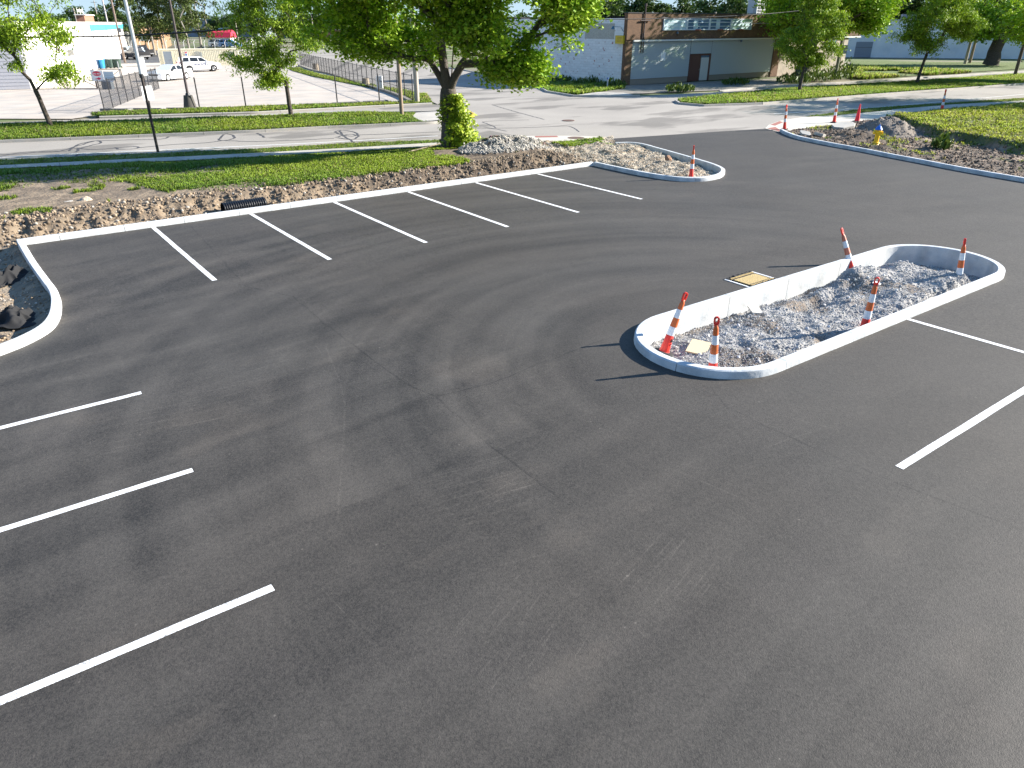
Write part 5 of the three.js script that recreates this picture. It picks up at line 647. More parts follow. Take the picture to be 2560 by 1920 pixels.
{ // low precast stops along the front of the old car park
  const P = resample([[7.06,-56.85], [13.74,-52.09], [21.24,-50.51], [26.12,-49.81]], .1), sm = mat(.16, .155, .15, .95); let i = 0, k = 0; while (i + 19 < P.length) { const a = P[i], b = P[i + 19], w = thing('wheel_stop', ['low grey concrete wheel stop at the foot of the gate-side fence', 'low grey concrete wheel stop', '', ''][0], 'wheel stop', [a[0], gy(...a), a[1]], Math.atan2(-(b[1] - a[1]), b[0] - a[0]), 'concrete wheel stops along the street front of the old car park'); w.userData.label = 'low dark concrete wheel stop in the row fronting the old car park'; const s = new THREE.Shape(); s.moveTo(-.09, 0); s.lineTo(.09, 0); s.lineTo(.06, .15); s.lineTo(-.06, .15); s.closePath(); part(w, 'stop_block', new THREE.ExtrudeGeometry(s, { depth: 1.85, bevelEnabled: false }).rotateY(Math.PI / 2), sm); i += 22; k++; }
}
{ // sliding gate with its signs
  const A = [5.96,-88.58], B = [10.89,-85.85], [g, L] = frame('sliding_gate', 'long steel sliding gate frame with diagonal braces', 'gate', A, B), h = 1.8, st = mat(.09, .075, .065, .6);
  for (const [a, b, r] of [[[0, .12, 0], [L, .12, 0], .04], [[0, h, 0], [L, h, 0], .03], [[L, .12, 0], [L, h, 0], .04], [[0, .12, 0], [0, h, 0], .04], [[L * .5, .12, 0], [L * .5, h, 0], .03], [[L * .5, .12, .03], [0, h, .03], .02], [[L, .25, .03], [L * .52, h - .1, .03], .025]]) part(g, 'frame_bar', rod(a, b, r), st);
  const A2 = [10.82,-85.92], B2 = [13.07,-84.35], [q, L2] = frame('gate_leaf', 'steel gate leaf carrying the traffic signs', 'gate', A2, B2); for (const [a, b, r] of [[[0, .1, 0], [L2, .1, 0], .035], [[0, h, 0], [L2, h, 0], .035], [[0, .1, 0], [0, h + .05, 0], .04], [[L2, .1, 0], [L2, h, 0], .04], [[L2, h, .03], [0, .1, .03], .02], [[0, h * .6, .03], [L2, h * .6, .03], .02]]) part(q, 'frame_bar', rod(a, b, r), st); part(q, 'mast', cyl(.05, .05, 2.5, L2 * .95, 0, 0, 8), MK.galv);
  const sg = thing('do_not_enter_sign', 'white sign with red DO NOT oval and red arrow on the gate', 'sign', [q.position.x, q.position.y, q.position.z], q.rotation.y); part(sg, 'sign_board', bxg(-.25, .95, .75, 1.72, .06, .085), MK.white); const el = new THREE.Shape(); el.absellipse(.36, 1.42, .42, .21, 0, 6.283); part(sg, 'red_oval', new THREE.ExtrudeGeometry(el, { depth: .004, bevelEnabled: false, curveSegments: 20 }).translate(0, 0, .086), mat(.6, .01, .04, .5)); const tx = new TextGeometry('DO NOT', { font, size: .155, depth: .004 }); part(sg, 'lettering', tx.translate(-.0, 1.33, .092), MK.white); const ar = new THREE.Shape(); ar.moveTo(.0, .92); ar.lineTo(.4, .9); ar.lineTo(.4, .83); ar.lineTo(.72, .98); ar.lineTo(.4, 1.1); ar.lineTo(.4, 1.03); ar.closePath(); part(sg, 'red_arrow', new THREE.ExtrudeGeometry(ar, { depth: .004, bevelEnabled: false }).translate(0, 0, .086), mat(.6, .01, .06, .5));
  const s2 = thing('notice_sign', 'pale blue-grey notice board on the gate right of the red oval', 'sign', [q.position.x, q.position.y, q.position.z], q.rotation.y); part(s2, 'sign_board', bxg(1.0, 2.0, .78, 1.62, .06, .085), mat(.5, .58, .62, .6)); for (let i = 0; i < 4; i++) part(s2, 'text_line', bxg(1.1, 1.9 - (i & 1) * .15, .92 + i * .15, .95 + i * .15, .086, .09), mat(.25, .32, .36, .7));
  const gb = thing('gate_motor', 'dark gate motor cabinet behind the chain-link fence', 'cabinet', [q.position.x, q.position.y, q.position.z], q.rotation.y); part(gb, 'cabinet', bxg(1.0, 1.9, 0, .72, .3, .9), mat(.12, .14, .16, .5)); part(gb, 'lid', bxg(.97, 1.93, .72, .78, .27, .93), mat(.09, .13, .2, .5));
}
{ // barbed fence behind the container
  const P = resample([Q3([32.09,0.47,-186.10]), Q3([40.77,0.60,-177.43]), Q3([53.33,0.91,-168.44])], 2.1), f = thing('barbed_fence', 'galvanised fence with cranked barbed wire arms behind the container', 'fence'); P.forEach(([x, z]) => part(f, 'post', MG([cyl(.05, .05, 2.9, x, -1.4, z, 6), rod([x, 1.48, z], [x + .35, 1.9, z - .1], .04)]), mat(.6, .6, .6, .6))); const rl = []; for (let i = 0; i + 1 < P.length; i++) for (const y of [.1, .7, 1.35, 1.85]) rl.push(rod([P[i][0], y, P[i][1]], [P[i + 1][0], y, P[i + 1][1]], .015, .015, 4)); part(f, 'wire', MG(rl), MK.galv).userData.kind = 'stuff';
}
const woodPole = new THREE.MeshStandardMaterial({ color: C(.5, .38, .27), map: rps(barkT, 3, .3), roughness: 1 }), woodPale = new THREE.MeshStandardMaterial({ color: C(.75, .66, .56), map: rps(barkT, 3, .3), roughness: 1 });
function pole(label, p, h, r, m, extra, y0 = 0) { const t = thing('utility_pole', label, 'utility pole', [p[0], gy(...p) - .05 + y0, p[1]], face, 'wooden utility poles'); part(t, 'pole_shaft', cyl(r, r * .75, h, 0, 0, 0, 12), m); if (extra) extra(t, h); return t; }
pole('brown wooden utility pole on the median grass left of the big maple', [21.26,-41.20], 10, .125, woodPole, (t, h) => part(t, 'crossarm', box(2.4, .1, .1, 0, h - .6, .1), woodPole), .12);
pole('thick pale wooden utility pole by the corner of the chain-link fence', [25.86,-47.65], 10.5, .18, woodPale, (t, h) => part(t, 'crossarm', box(2.4, .1, .1, 0, h - .6, .15), woodPole));
pole('greenish wooden pole with a grey box beside the annexe', [72.66,-44.85], 9.5, .16, mat(.24, .25, .17, .9), (t) => part(t, 'meter_box', box(.5, .8, .3, .3, 2.8, .2), mat(.3, .36, .42, .6)));
pole('dark leaning-looking utility pole at the right frame edge', [91.57,-35.79], 10, .17, bark(.13, .1, .08));
pole('left one of two short wooden poles on the weedy plot', [115.12,-51.73], 6.5, .2, woodPale); pole('right one of two short wooden poles on the weedy plot', [118.01,-52.41], 6.5, .2, woodPole);
pole('dark sawn-off wooden pole in front of the long white wall', [25.35,-170.80], 5.8, .2, mat(.09, .075, .09, .9)); pole('pale street-light pole behind the green bins', [26.30,-172.24], 11, .17, mat(.45, .42, .42, .7), (t) => part(t, 'lamp_arm', rod([0, 8.6, 0], [2.3, 9.6, .2], .06), MK.galv)); pole('brown wooden pole beside the silver pickup', [25.39,-157.13], 11, .2, bark(.2, .15, .12), (t, h) => part(t, 'transformer_bracket', box(.5, .7, .3, .35, 5.4, .1), mat(.1, .09, .1, .7)));
for (const [q, h, l] of [[[20.69,5.17,-169.67], 9, 'pale pole behind the brick roof housing'], [[41.71,5.80,-289.90], 13, 'thin distant pole with crossarm above the blue band'], [[44.68,0.39,-213.98], 11, 'pale pole among the thin trees, left of the grey warehouse'], [[54.89,0.63,-218.97], 12, 'pale pole rising left of the red-roofed shed'], [[64.48,0.72,-218.26], 13, 'pale pole beside the right end of the red-roofed shed'], [[87.00,1.26,-220.58], 12, 'pale pole between the rounded tree and the maple'], [[102.95,4.97,-110.78], 7.5, 'thin white pole behind the roof of the brick building'], [[94.66,4.99,-79.81], 8, 'pale pole behind the middle of the brick building roof']]) { const t = thing('utility_pole', l, 'utility pole', [q[0], -1.4, q[2]], face, 'wooden utility poles'); part(t, 'pole_shaft', cyl(.16, .12, h, 0, 0, 0, 8), woodPale); part(t, 'crossarm', box(2, .12, .12, 0, h - .5, .12), woodPale); }
{ // street sign pole near the verge
  const p = [6.30,-35.81], t = thing('light_pole', 'tall silver street-light pole with dark lower sleeve on the near verge', 'light pole', [p[0], 0, p[1]], face); part(t, 'lower_sleeve', cyl(.06, .055, 3.1, 0, 0, 0, 12), mat(.035, .025, .022, .7)); part(t, 'upper_shaft', cyl(.075, .06, 6.5, 0, 3.1, 0, 12), mat(.62, .63, .66, .3, { metalness: .5 })); part(t, 'collar', cyl(.09, .09, .15, 0, 3.03, 0, 12), MK.darkSteel); part(t, 'lamp_arm', rod([0, 9.5, 0], [-1.8, 9.9, 0], .04), MK.galv);
  const q = [10.15,-56.98], s = thing('sign_post', 'thin post with white signs seen edge-on behind the light pole', 'sign', [q[0], gy(...q), q[1]], face + .9); part(s, 'post', cyl(.035, .035, 3.6, 0, 0, 0, 8), MK.darkSteel); part(s, 'sign_panel', box(.75, .9, .02, 0, .95, .05), MK.white); part(s, 'sign_panel', box(.5, 1.1, .02, 0, 2.6, .05), MK.white); part(s, 'sign_panel', box(.6, .9, .02, .0, .95, -.06), mat(.25, .45, .55, .5));
}
{ const p = [12.19,-54.53], t = thing('lamp_post', 'thin dark lamp post on a tapered concrete footing', 'lamp post', [p[0], gy(...p) - .02, p[1]], face); part(t, 'concrete_footing', new THREE.CylinderGeometry(.3, .46, .85, 8).translate(0, .42, 0), mat(.075, .07, .06, .95)); part(t, 'pole_shaft', cyl(.085, .06, 9, 0, .84, 0, 10), mat(.06, .045, .045, .6)); part(t, 'base_flange', cyl(.17, .12, .15, 0, .84, 0, 10), MK.darkSteel); part(t, 'lamp_head', box(.7, .14, .3, .3, 9.8, 0), MK.darkSteel); }
{ const p = [30.11,-62.15], t = thing('utility_cabinet', 'white metal utility cabinet inside the chain-link fence', 'cabinet', [p[0], gy(...p), p[1]], face); part(t, 'cabinet', box(.5, 1.15, .4, 0, .6, 0), MK.white); part(t, 'door_latch', box(.06, .14, .02, .15, .75, .21), MK.black); part(t, 'plinth', box(.6, .06, .5, 0, .03, 0), MK.walk); }
for (const [p, s, l] of [[[32.17,-69.50], .75, 'grey concrete block at the lot edge by the fence'], [[44.82,-114.33], 1.0, 'smaller-looking concrete block farther back along the lot edge']]) { const o = single('concrete_block', l, 'concrete block', wuv(new THREE.CylinderGeometry(s * .42, s * .52, s * .95, 4).rotateY(Math.PI / 4).translate(0, s * .47, 0)), mat(.3, .25, .19, .95), [p[0], gy(...p), p[1]]); o.rotation.y = .3; }
{ const P = [[26.04,-48.74], [28.58,-56.52], [33.06,-72.53], [40.58,-98.53], [47.24,-127.60]]; const g = new THREE.Group(); g.name = 'lot_kerb'; g.userData = { kind: 'structure' }; scene.add(g); for (const q of splitPath(resample(P, 1), 5, .05)) part(g, 'kerb_section', sweep(q, [[-.3, -.05], [-.3, .2], [0, .2], [0, -.05]]), mat(.2, .18, .15, .95)); }
{ const p = [45.67,-49.53], t = thing('standpipe', 'short blue-topped pipe standing in the weeds by the white wall', 'pipe', [p[0], 0, p[1]]); part(t, 'pipe_stem', cyl(.06, .06, .75, 0, 0, 0, 8), mat(.35, .4, .45, .6)); part(t, 'cap', cyl(.08, .07, .15, 0, .75, 0, 8), mat(.04, .12, .35, .5)); }
// overhead cables
function cable(label, pts, r, m = MK.black) { const c = new THREE.CatmullRomCurve3(pts.map(V)); single('overhead_cable', label, 'cable', new THREE.TubeGeometry(c, 60, r, 6), m); }
cable('thick black overhead cable crossing the left lot and young tree', [[1.26,4.47,-49.53], [4.91,4.44,-48.14], [7.70,4.48,-47.37], [10.62,4.62,-46.51], [13.66,4.86,-45.56], [16.27,5.20,-44.93], [17.99,5.47,-44.31], [22.56,6.95,-42.88]], .04);
{ const cl = [12.86,4.80,-45.89]; const t = thing('cable_splice', 'white splice casing clamped on the thick overhead cable', 'cable splice', cl, face - .0); part(t, 'casing', new THREE.CylinderGeometry(.07, .07, .6, 10).rotateZ(Math.PI / 2 + .1), mat(.6, .62, .65, .5)); part(t, 'clamp', new THREE.CylinderGeometry(.085, .085, .08, 10).rotateZ(Math.PI / 2 + .1), MK.darkSteel); }
cable('black overhead cable passing along the brick building front', [[23.84,5.94,-44.42], [33.74,5.39,-44.72], [42.02,5.37,-43.71], [46.70,5.45,-42.82], [52.09,5.64,-41.42], [56.64,5.89,-40.62], [62.14,6.40,-39.15]], .035);
cable('thin pale overhead wire from the service mast to the greenish pole', [[51.04,5.81,-52.01], [54.99,5.43,-50.41], [62.04,5.10,-47.83], [66.21,5.10,-47.30], [72.97,5.46,-46.15]], .018, MK.galv);

// ---------- bins ----------
function bin(label, p, m, turn) { const t = thing('wheelie_bin', label, 'bin', [p[0], gy(...p) + .01, p[1]], turn, 'wheeled rubbish bins'); part(t, 'bin_body', (() => { const g = new THREE.CylinderGeometry(.46, .36, 1.0, 4).rotateY(Math.PI / 4).translate(0, .58, 0); return g; })(), m); part(t, 'lid', box(.72, .08, .76, 0, 1.12, 0), m); for (const s of [-1, 1]) part(t, 'wheel', new THREE.CylinderGeometry(.12, .12, .06, 10).rotateZ(Math.PI / 2).translate(s * .3, .12, -.28), MK.rubber); t.scale.setScalar(1.15); }
const binG = mat(.05, .085, .07, .6); [[[19.76,-138.93], 'leftmost dark green bin behind the gate'], [[20.23,-138.60], 'second dark green bin from the left behind the gate'], [[20.80,-138.89], 'third dark green bin from the left behind the gate'], [[21.33,-138.51], 'rightmost dark green bin behind the gate']].forEach(([p, l], i) => bin(l, p, binG, face + i * .06)); [[[17.44,-137.87], 'teal bin at the left end of the bin row', [.08, .25, .24]], [[18.00,-137.46], 'dark blue bin next to the teal one', [.03, .06, .12]], [[18.81,-137.56], 'bright blue bin beside the dark green bins', [.03, .25, .5]]].forEach(([p, l, c]) => bin(l, p, mat(...c, .5), face));

// ---------- vehicles ----------
function vehicle(name, label, cat, o, P, Q) { // P front wheel, Q rear wheel (ground points)
  const dx = P[0] - Q[0], dz = P[1] - Q[1], s = Math.hypot(dx, dz) / (o.wf - o.wr), cx = (P[0] + Q[0]) / 2, cz = (P[1] + Q[1]) / 2, sc = clamp(s, .95, 1.16), t = thing(name, label, cat, [cx, gy(cx, cz) + .012, cz], Math.atan2(-dz, dx), 'parked vehicles'); t.scale.setScalar(sc);
  const off = -(o.wf + o.wr) / 2, W = o.W, paint = o.paint, glass = MK.glass;
  const sh = new THREE.Shape(); const a = o.lower; sh.moveTo(a[0][0] + off, a[0][1]); for (const [x, y] of a.slice(1)) sh.lineTo(x + off, y); const R = o.arch; sh.lineTo(o.wf + off + R, o.sill); sh.absarc(o.wf + off, o.wy, R, Math.asin(clamp((o.sill - o.wy) / R, -1, 1)), Math.PI - Math.asin(clamp((o.sill - o.wy) / R, -1, 1)), false); sh.lineTo(o.wr + off + R, o.sill); sh.absarc(o.wr + off, o.wy, R, Math.asin(clamp((o.sill - o.wy) / R, -1, 1)), Math.PI - Math.asin(clamp((o.sill - o.wy) / R, -1, 1)), false); sh.closePath();
  const bev = .07; part(t, 'body', toCreasedNormals(new THREE.ExtrudeGeometry(sh, { depth: W - 2 * bev, bevelEnabled: true, bevelSize: bev * .6, bevelThickness: bev, bevelSegments: 3, curveSegments: 10 }).translate(0, 0, -W / 2 + bev), .5), paint);
  part(t, 'underbody', box(o.L * .9, .25, W * .8, off + o.L / 2, o.sill + .02, 0), MK.black);
  const c = o.cabin, y0 = c[0][1], y1 = Math.max(...c.map((p) => p[1])), taper = (g) => { const p = g.attributes.position; for (let i = 0; i < p.count; i++) p.setZ(i, p.getZ(i) * lerp(1, .78, clamp((p.getY(i) - y0) / (y1 - y0), 0, 1))); g.computeVertexNormals(); return toCreasedNormals(g, .4); };
  const cs = new THREE.Shape(); c.forEach(([x, y], i) => cs[i ? 'lineTo' : 'moveTo'](x + off, y)); cs.closePath(); part(t, 'windows', taper(new THREE.ExtrudeGeometry(cs, { depth: W * .9, bevelEnabled: false }).translate(0, 0, -W * .45)), glass);
  const rs = new THREE.Shape(), rt = o.roof; rt.forEach(([x, y], i) => rs[i ? 'lineTo' : 'moveTo'](x + off, y)); rs.closePath(); part(t, 'roof', taper(new THREE.ExtrudeGeometry(rs, { depth: W * .9 + .02, bevelEnabled: true, bevelSize: .015, bevelThickness: .015, bevelSegments: 1 }).translate(0, 0, -W * .45 - .01)), paint);
  for (const [xa, ya, xb, yb, w] of o.pillars) { const g = new THREE.Shape(); g.moveTo(xa - w / 2 + off, ya); g.lineTo(xa + w / 2 + off, ya); g.lineTo(xb + w / 2 + off, yb); g.lineTo(xb - w / 2 + off, yb); g.closePath(); part(t, 'pillar', taper(new THREE.ExtrudeGeometry(g, { depth: W * .9 + .03, bevelEnabled: false }).translate(0, 0, -W * .45 - .015)), paint); }
  for (const x of [o.wf, o.wr]) for (const k of [-1, 1]) { const w = part(t, 'wheel', new THREE.CylinderGeometry(o.wy * .62, o.wy * .62, .2, 16).rotateX(Math.PI / 2).translate(x + off, o.wy, k * (W / 2 - .13)), MK.black); part(w, 'tyre', new THREE.TorusGeometry(o.wy * .8, o.wy * .22, 8, 22).scale(1, 1, 1.2).translate(x + off, o.wy, k * (W / 2 - .13)), MK.rubber); part(w, 'rim', MG([new THREE.TorusGeometry(o.wy * .52, .03, 6, 18).translate(x + off, o.wy, k * (W / 2 - .02)), cyl(.09, .09, .06, 0, 0, 0, 10).rotateX(Math.PI / 2).translate(x + off, o.wy, k * (W / 2 - .04)), ...[0, 1, 2, 3, 4].map((i) => box(o.wy * .95, .05, .03).rotateZ(i * Math.PI / 5).translate(x + off, o.wy, k * (W / 2 - .03)))]), o.rim ?? MK.chrome); }
  for (const k of [-1, 1]) { part(t, 'headlight', box(.22, .14, .34, o.L + off - .1, o.hl, k * (W / 2 - .26)), mat(.6, .62, .65, .15)); part(t, 'taillight', box(.12, .2, .2, off + .06, o.tl, k * (W / 2 - .14)), mat(.4, .01, .015, .3)); part(t, 'mirror', box(.16, .14, .2, o.mir[0] + off, o.mir[1], k * (W / 2 + .06)), o.mirM ?? paint); }
  part(t, 'grille', box(.06, .22, W * .55, o.L + off - .0, o.hl - .12, 0), MK.black); part(t, 'bumper', box(.14, .18, W * .9, o.L + off - .02, o.sill + .1, 0), o.bump ?? paint); part(t, 'bumper', box(.14, .18, W * .9, off + .02, o.sill + .14, 0), o.bump ?? paint);
  if (o.more) o.more(t, off); return t;
}
const carWhite = new THREE.MeshPhysicalMaterial({ color: C(.78, .79, .8), roughness: .35, clearcoat: .8, clearcoatRoughness: .1 }), carSilver = new THREE.MeshPhysicalMaterial({ color: C(.5, .58, .66), roughness: .35, metalness: .3, clearcoat: .8 }), carBlack = new THREE.MeshPhysicalMaterial({ color: C(.015, .015, .018), roughness: .3, clearcoat: .8 }), carBlue = new THREE.MeshPhysicalMaterial({ color: C(.05, .2, .45), roughness: .3, clearcoat: .8 });
const SUV = { L: 5.1, W: 1.95, wf: 4.15, wr: 1.1, wy: .38, arch: .46, sill: .3, hl: .88, tl: 1.1, mir: [3.45, 1.22], paint: carWhite, rim: MK.chrome, lower: [[.05, .32], [0, .6], [.06, 1.0], [.15, 1.2], [1.5, 1.22], [3.5, 1.2], [3.7, 1.14], [4.7, 1.04], [5.02, .92], [5.1, .7], [5.06, .32]], cabin: [[.2, 1.18], [3.65, 1.16], [2.85, 1.72], [.5, 1.76]], roof: [[.38, 1.74], [2.88, 1.7], [2.75, 1.78], [1.6, 1.83], [.5, 1.8]], pillars: [[.3, 1.2, .5, 1.76, .22], [1.3, 1.2, 1.32, 1.78, .14], [2.45, 1.2, 2.35, 1.76, .09], [3.6, 1.18, 2.85, 1.74, .09]] };
vehicle('patrol_car', 'white police patrol SUV parked in front of the container', 'police car', { ...SUV, more: (t, off) => { const g = new TextGeometry('POLICE', { font, size: .24, depth: .008 }); g.computeBoundingBox(); const w = g.boundingBox.max.x; for (const k of [1]) part(t, 'lettering', g.clone().scale(1.35, 1, 1).translate(1.78 + off, .78, .985), mat(.02, .03, .12, .5)); const st = new THREE.Shape(); st.absellipse(0, 0, .13, .17, 0, 6.283); part(t, 'door_badge', new THREE.ExtrudeGeometry(st, { depth: .006, bevelEnabled: false }).translate(3.5 + off, .86, .985), mat(.35, .4, .4, .5)); part(t, 'light_bar', box(.25, .06, .9, 1.9 + off, 1.86, 0), mat(.1, .1, .14, .3)); } }, [31.32,-121.49], [27.88,-121.53]);
vehicle('sedan_car', 'white sedan parked at the end of the chain-link fence', 'car', { L: 5.0, W: 1.88, wf: 4.05, wr: 1.02, wy: .35, arch: .42, sill: .24, hl: .72, tl: .9, mir: [3.3, 1.0], paint: carWhite, rim: MK.white, lower: [[.05, .26], [0, .6], [.05, .95], [.8, 1.0], [3.4, .98], [4.6, .86], [4.94, .72], [5.0, .5], [4.96, .26]], cabin: [[.75, .98], [3.55, .97], [2.65, 1.42], [1.6, 1.43]], roof: [[1.5, 1.41], [2.68, 1.4], [2.5, 1.46], [1.7, 1.47]], pillars: [[.85, .98, 1.6, 1.44, .3], [2.3, .98, 2.25, 1.44, .1], [3.5, .98, 2.65, 1.44, .08]], mirM: MK.black }, [19.26,-98.29], [21.94,-100.63]);
const TRUCK = { L: 5.8, W: 2.0, wf: 4.75, wr: 1.15, wy: .4, arch: .48, sill: .42, hl: 1.0, tl: 1.1, mir: [3.75, 1.4], bump: MK.chrome, lower: [[.05, .5], [0, .8], [0, 1.22], [2.0, 1.22], [2.1, 1.32], [3.9, 1.32], [4.1, 1.26], [5.5, 1.18], [5.75, 1.05], [5.8, .7], [5.76, .45]], cabin: [[2.05, 1.3], [4.0, 1.3], [3.3, 1.86], [2.2, 1.88]], roof: [[2.1, 1.86], [3.32, 1.84], [3.15, 1.92], [2.3, 1.93]], pillars: [[2.12, 1.3, 2.22, 1.88, .16], [3.05, 1.3, 3.0, 1.88, .09], [3.95, 1.3, 3.3, 1.87, .09]] };
vehicle('pickup_truck', 'silver pickup with a bed cap parked by the long white wall', 'truck', { ...TRUCK, paint: carSilver, more: (t, off) => { const s = new THREE.Shape(); s.moveTo(.05 + off, 1.22); s.lineTo(2.05 + off, 1.22); s.lineTo(2.05 + off, 1.8); s.lineTo(.2 + off, 1.78); s.closePath(); part(t, 'bed_cap', new THREE.ExtrudeGeometry(s, { depth: 1.7, bevelEnabled: true, bevelSize: .03, bevelThickness: .03 }).translate(0, 0, -.85), carSilver); part(t, 'cap_window', box(1.4, .32, 1.78, 1.1 + off, 1.52, 0), MK.glass); } }, [27.00,-176.12], [30.58,-173.56]);
vehicle('pickup_truck', 'black pickup parked just behind the silver one', 'truck', { ...TRUCK, paint: carBlack }, Q3([29.00,-0.74,-173.56]), Q3([30.78,-0.52,-167.36]));
vehicle('pickup_truck', 'black pickup farthest back beside the container end', 'truck', { ...TRUCK, paint: carBlack }, Q3([32.79,-0.86,-188.06]), Q3([34.34,-0.68,-180.80]));
for (const [a, b, m, l] of [[[52.89,0.46,-190.89], [51.43,0.46,-191.93], carSilver, 'silver car half hidden before the red-roofed shed'], [[54.24,0.60,-187.46], [52.87,0.60,-188.44], carBlue, 'blue car right of the red-roofed shed'], [[59.02,0.48,-198.80], [60.47,0.48,-197.76], carWhite, 'white car beyond the blue one near the shed']]) vehicle('distant_car', l, 'car', { ...SUV, paint: m }, Q3(a), Q3(b));

// ---------- trees and shrubs farther off ----------
const far1 = { ...MAPLE, c0: [.045, .1, .02], c1: [.12, .18, .03], seed: 51, r0: .3, fork: [0, 3, 0], bark: barkPale, clusters: 70, per: 46, leaf: .62, spread: 1.15, yel: .35, gap: .22, blobs: [[0, 7.5, 0, 4, 3.6, 4], [1.5, 5.4, 0, 3, 2, 3], [-2, 5.8, .5, 2.6, 2, 2.6]] };
const far2 = { ...LOCUST, c0: [.06, .1, .02], c1: [.14, .18, .04], seed: 52, lw: .6, r0: .2, fork: [.2, 4, 0], bark: barkPale, clusters: 46, per: 34, leaf: .5, spread: .8, yel: .5, gap: .35, blobs: [[0, 8.5, 0, 2.6, 3.6, 2.6], [1, 5.5, .4, 2, 1.6, 2], [-.8, 11, 0, 1.6, 1.6, 1.6]] };
const proto1 = plant('distant_tree', 'dense tree in the far tree line above the roofs', far1, [0, 0, 0], 'trees of the far tree line'), proto2 = plant('thin_tree', 'tall thin tree', far2, [0, 0, 0], 'tall thin trees behind the old car park');
const putY = -1.4; const at3 = (o, q, s, turn) => { o.position.set(q[0], putY, q[2]); o.scale.setScalar(s); o.rotation.y = turn; };
{ const r = rng(77); const L = [[14.35,4.93,-223.40], [23.94,4.89,-265.73], [31.64,4.88,-284.81], [42.87,4.83,-338.26], [37.24,4.88,-268.50], [47.45,4.85,-310.39], [56.34,4.82,-340.92], [66.65,4.80,-370.44], [77.19,4.78,-387.49], [87.69,4.76,-404.57], [95.45,4.76,-399.01], [103.21,4.76,-393.45], [93.00,4.80,-339.27], [88.84,4.83,-305.36], [107.93,4.79,-353.18], [107.16,4.80,-329.14], [113.90,4.80,-324.31], [120.64,4.80,-319.48], [131.24,4.80,-324.19], [134.13,4.80,-309.83], [145.14,4.80,-314.25], [153.47,4.80,-308.28], [158.39,4.80,-292.45], [165.36,4.81,-275.17], [164.83,4.83,-250.95], [171.19,4.84,-234.10], [176.72,4.85,-217.84]];
  L.forEach((q, i) => { const o = i ? dup(proto1, [0, 0, 0], 0, proto1.userData.label) : proto1; const d = Math.hypot(q[0], q[2]); at3(o, q, (.75 + .35 * r()) * (d > 270 ? 1.05 : .8), r() * 6.28); });
  [[[32.52,4.95,-188.25], 1.05, 'tall thin tree behind the tail of the silver pickup'], [[37.58,4.94,-192.01], 1.15, 'tall thin tree in front of the tan brick building'], [[40.21,4.94,-195.04], .95, 'thin tree at the right end of the tan brick building'], [[43.63,4.94,-185.22], 1.1, 'leafy thin tree left of the red-roofed shed'], [[48.39,4.93,-194.11], 1.2, 'leafiest thin tree just left of the red-roofed shed'], [[45.09,4.93,-201.40], .8, 'short thin tree behind the beige container']].forEach(([q, s, l], i) => { const o = i ? dup(proto2, [0, 0, 0], 0, l) : proto2; o.userData.label = l; at3(o, q, s, i * 1.3); });
  [[[100.80,4.97,-112.31], .95, 'dense green tree behind the left end of the brick building'], [[115.60,4.95,-120.17], 1.05, 'pale green tree behind the service mast of the brick building'], [[115.69,4.96,-113.95], .95, 'green tree behind the left windows of the brick building'], [[143.21,4.93,-131.15], 1.0, 'sparse tree behind the middle windows of the brick building'], [[111.24,4.97,-92.54], .95, 'dark tree behind the right windows of the brick building'], [[105.95,4.98,-84.03], .85, 'dark tree left of the rooftop air unit'], [[128.38,4.97,-92.57], 1.1, 'dense tree right behind the rooftop air unit'], [[168.03,4.94,-101.08], 1.15, 'dense tree behind the left end of the bluish white hall'], [[185.90,4.93,-100.58], 1.2, 'dense tree behind the roof vent of the white hall'], [[185.68,4.94,-88.44], 1.2, 'dense tree behind the middle of the bluish white hall'], [[206.86,4.93,-85.58], 1.2, 'dense tree behind the right end of the bluish white hall']].forEach(([q, s, l], i) => { const o = dup(proto1, [0, 0, 0], 0, l); o.userData.group = 'trees behind the right-hand buildings'; at3(o, q, s, 1 + i * 2.1); o.position.y = -.2; });
}
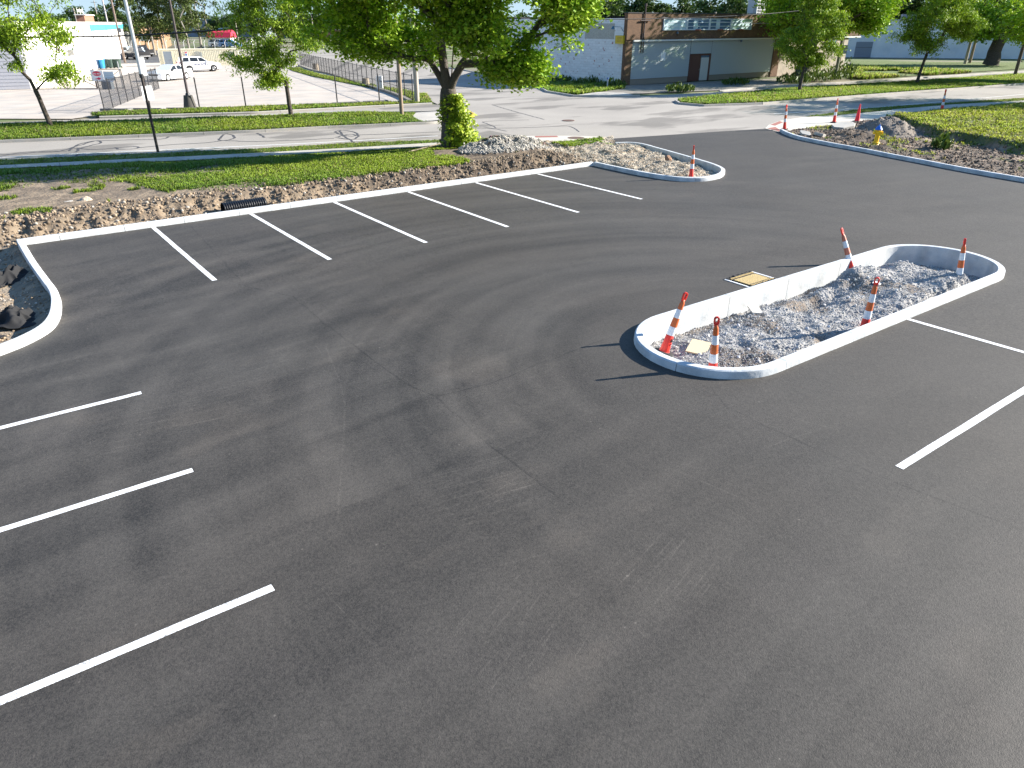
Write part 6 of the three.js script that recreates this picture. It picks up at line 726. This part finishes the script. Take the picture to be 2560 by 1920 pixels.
function bush(label, p, R, h, seed, n) { const r = rng(seed), rn = () => r() * 2 - 1, pos = [], nor = [], col = []; for (let i = 0; i < n; i++) { const a = r() * 6.28, k = Math.sqrt(r()), P = new THREE.Vector3(Math.cos(a) * k * R, h * r() * (1.1 - .6 * k) * (.6 + .8 * vn(a * 2 + seed, k * 3)), Math.sin(a) * k * R * .6), A = new THREE.Vector3(rn() * .5, .6 + r(), rn() * .5).normalize(), N = new THREE.Vector3(rn(), .6, rn()).normalize(), B = new THREE.Vector3().crossVectors(A, N).normalize(), s = .2 + .2 * r(), y = r(), v = .8 + .4 * r(), q = [P.clone(), P.clone().addScaledVector(B, s * .2).addScaledVector(A, s * .5), P.clone().addScaledVector(A, s), P.clone().addScaledVector(B, -s * .2).addScaledVector(A, s * .5)]; for (const m of [0, 1, 2, 0, 2, 3]) { pos.push(...q[m].toArray()); nor.push(N.x, N.y, N.z); col.push(lerp(.07, .16, y) * v, lerp(.13, .22, y) * v, .03 * v); } } const g = new THREE.BufferGeometry(); g.setAttribute('position', new THREE.Float32BufferAttribute(pos, 3)); g.setAttribute('normal', new THREE.Float32BufferAttribute(nor, 3)); g.setAttribute('color', new THREE.Float32BufferAttribute(col, 3)); single('weed_clump', label, 'shrub', g, leafMat, [p[0], gy(...p), p[1]], 'weeds around the buildings'); }
[[[64.56,-43.98], 2.2, .9, 'weed clump at the foot of the tree beside the annexe'], [[67.80,-44.22], 2.4, 1.1, 'weed clump in the middle of the annexe wall'], [[70.39,-44.38], 2.0, 1.0, 'weed clump left of the greenish pole'], [[74.35,-45.10], 1.8, 1.6, 'tall weed clump at the right corner of the annexe'], [[48.40,-43.61], 1.5, .5, 'low weed clump on the forecourt left of the brown door'], [[58.40,-45.96], 1.6, .4, 'low weeds under the right siding of the brick building'], [[47.04,-50.14], 1.4, .5, 'weeds at the corner pier of the white side wall'], [[48.82,-55.10], 2.2, .4, 'weeds along the middle of the white side wall'], [[48.94,-59.45], 2.4, .35, 'weeds at the far end of the white side wall']].forEach(([p, R, h, l], i) => bush(l, p, R, h, 200 + i, 420));
{ const p = [34.30,-16.87]; bush('bright grass clump right of the fire hydrant', [36.9, -15.6], .01, .01, 3, 1); scene.children.pop(); const o = [35.2, -15.9]; bush('bright grass clump in the dug earth right of the hydrant', o, .55, .45, 321, 260); }
renderer.render(scene, camera);
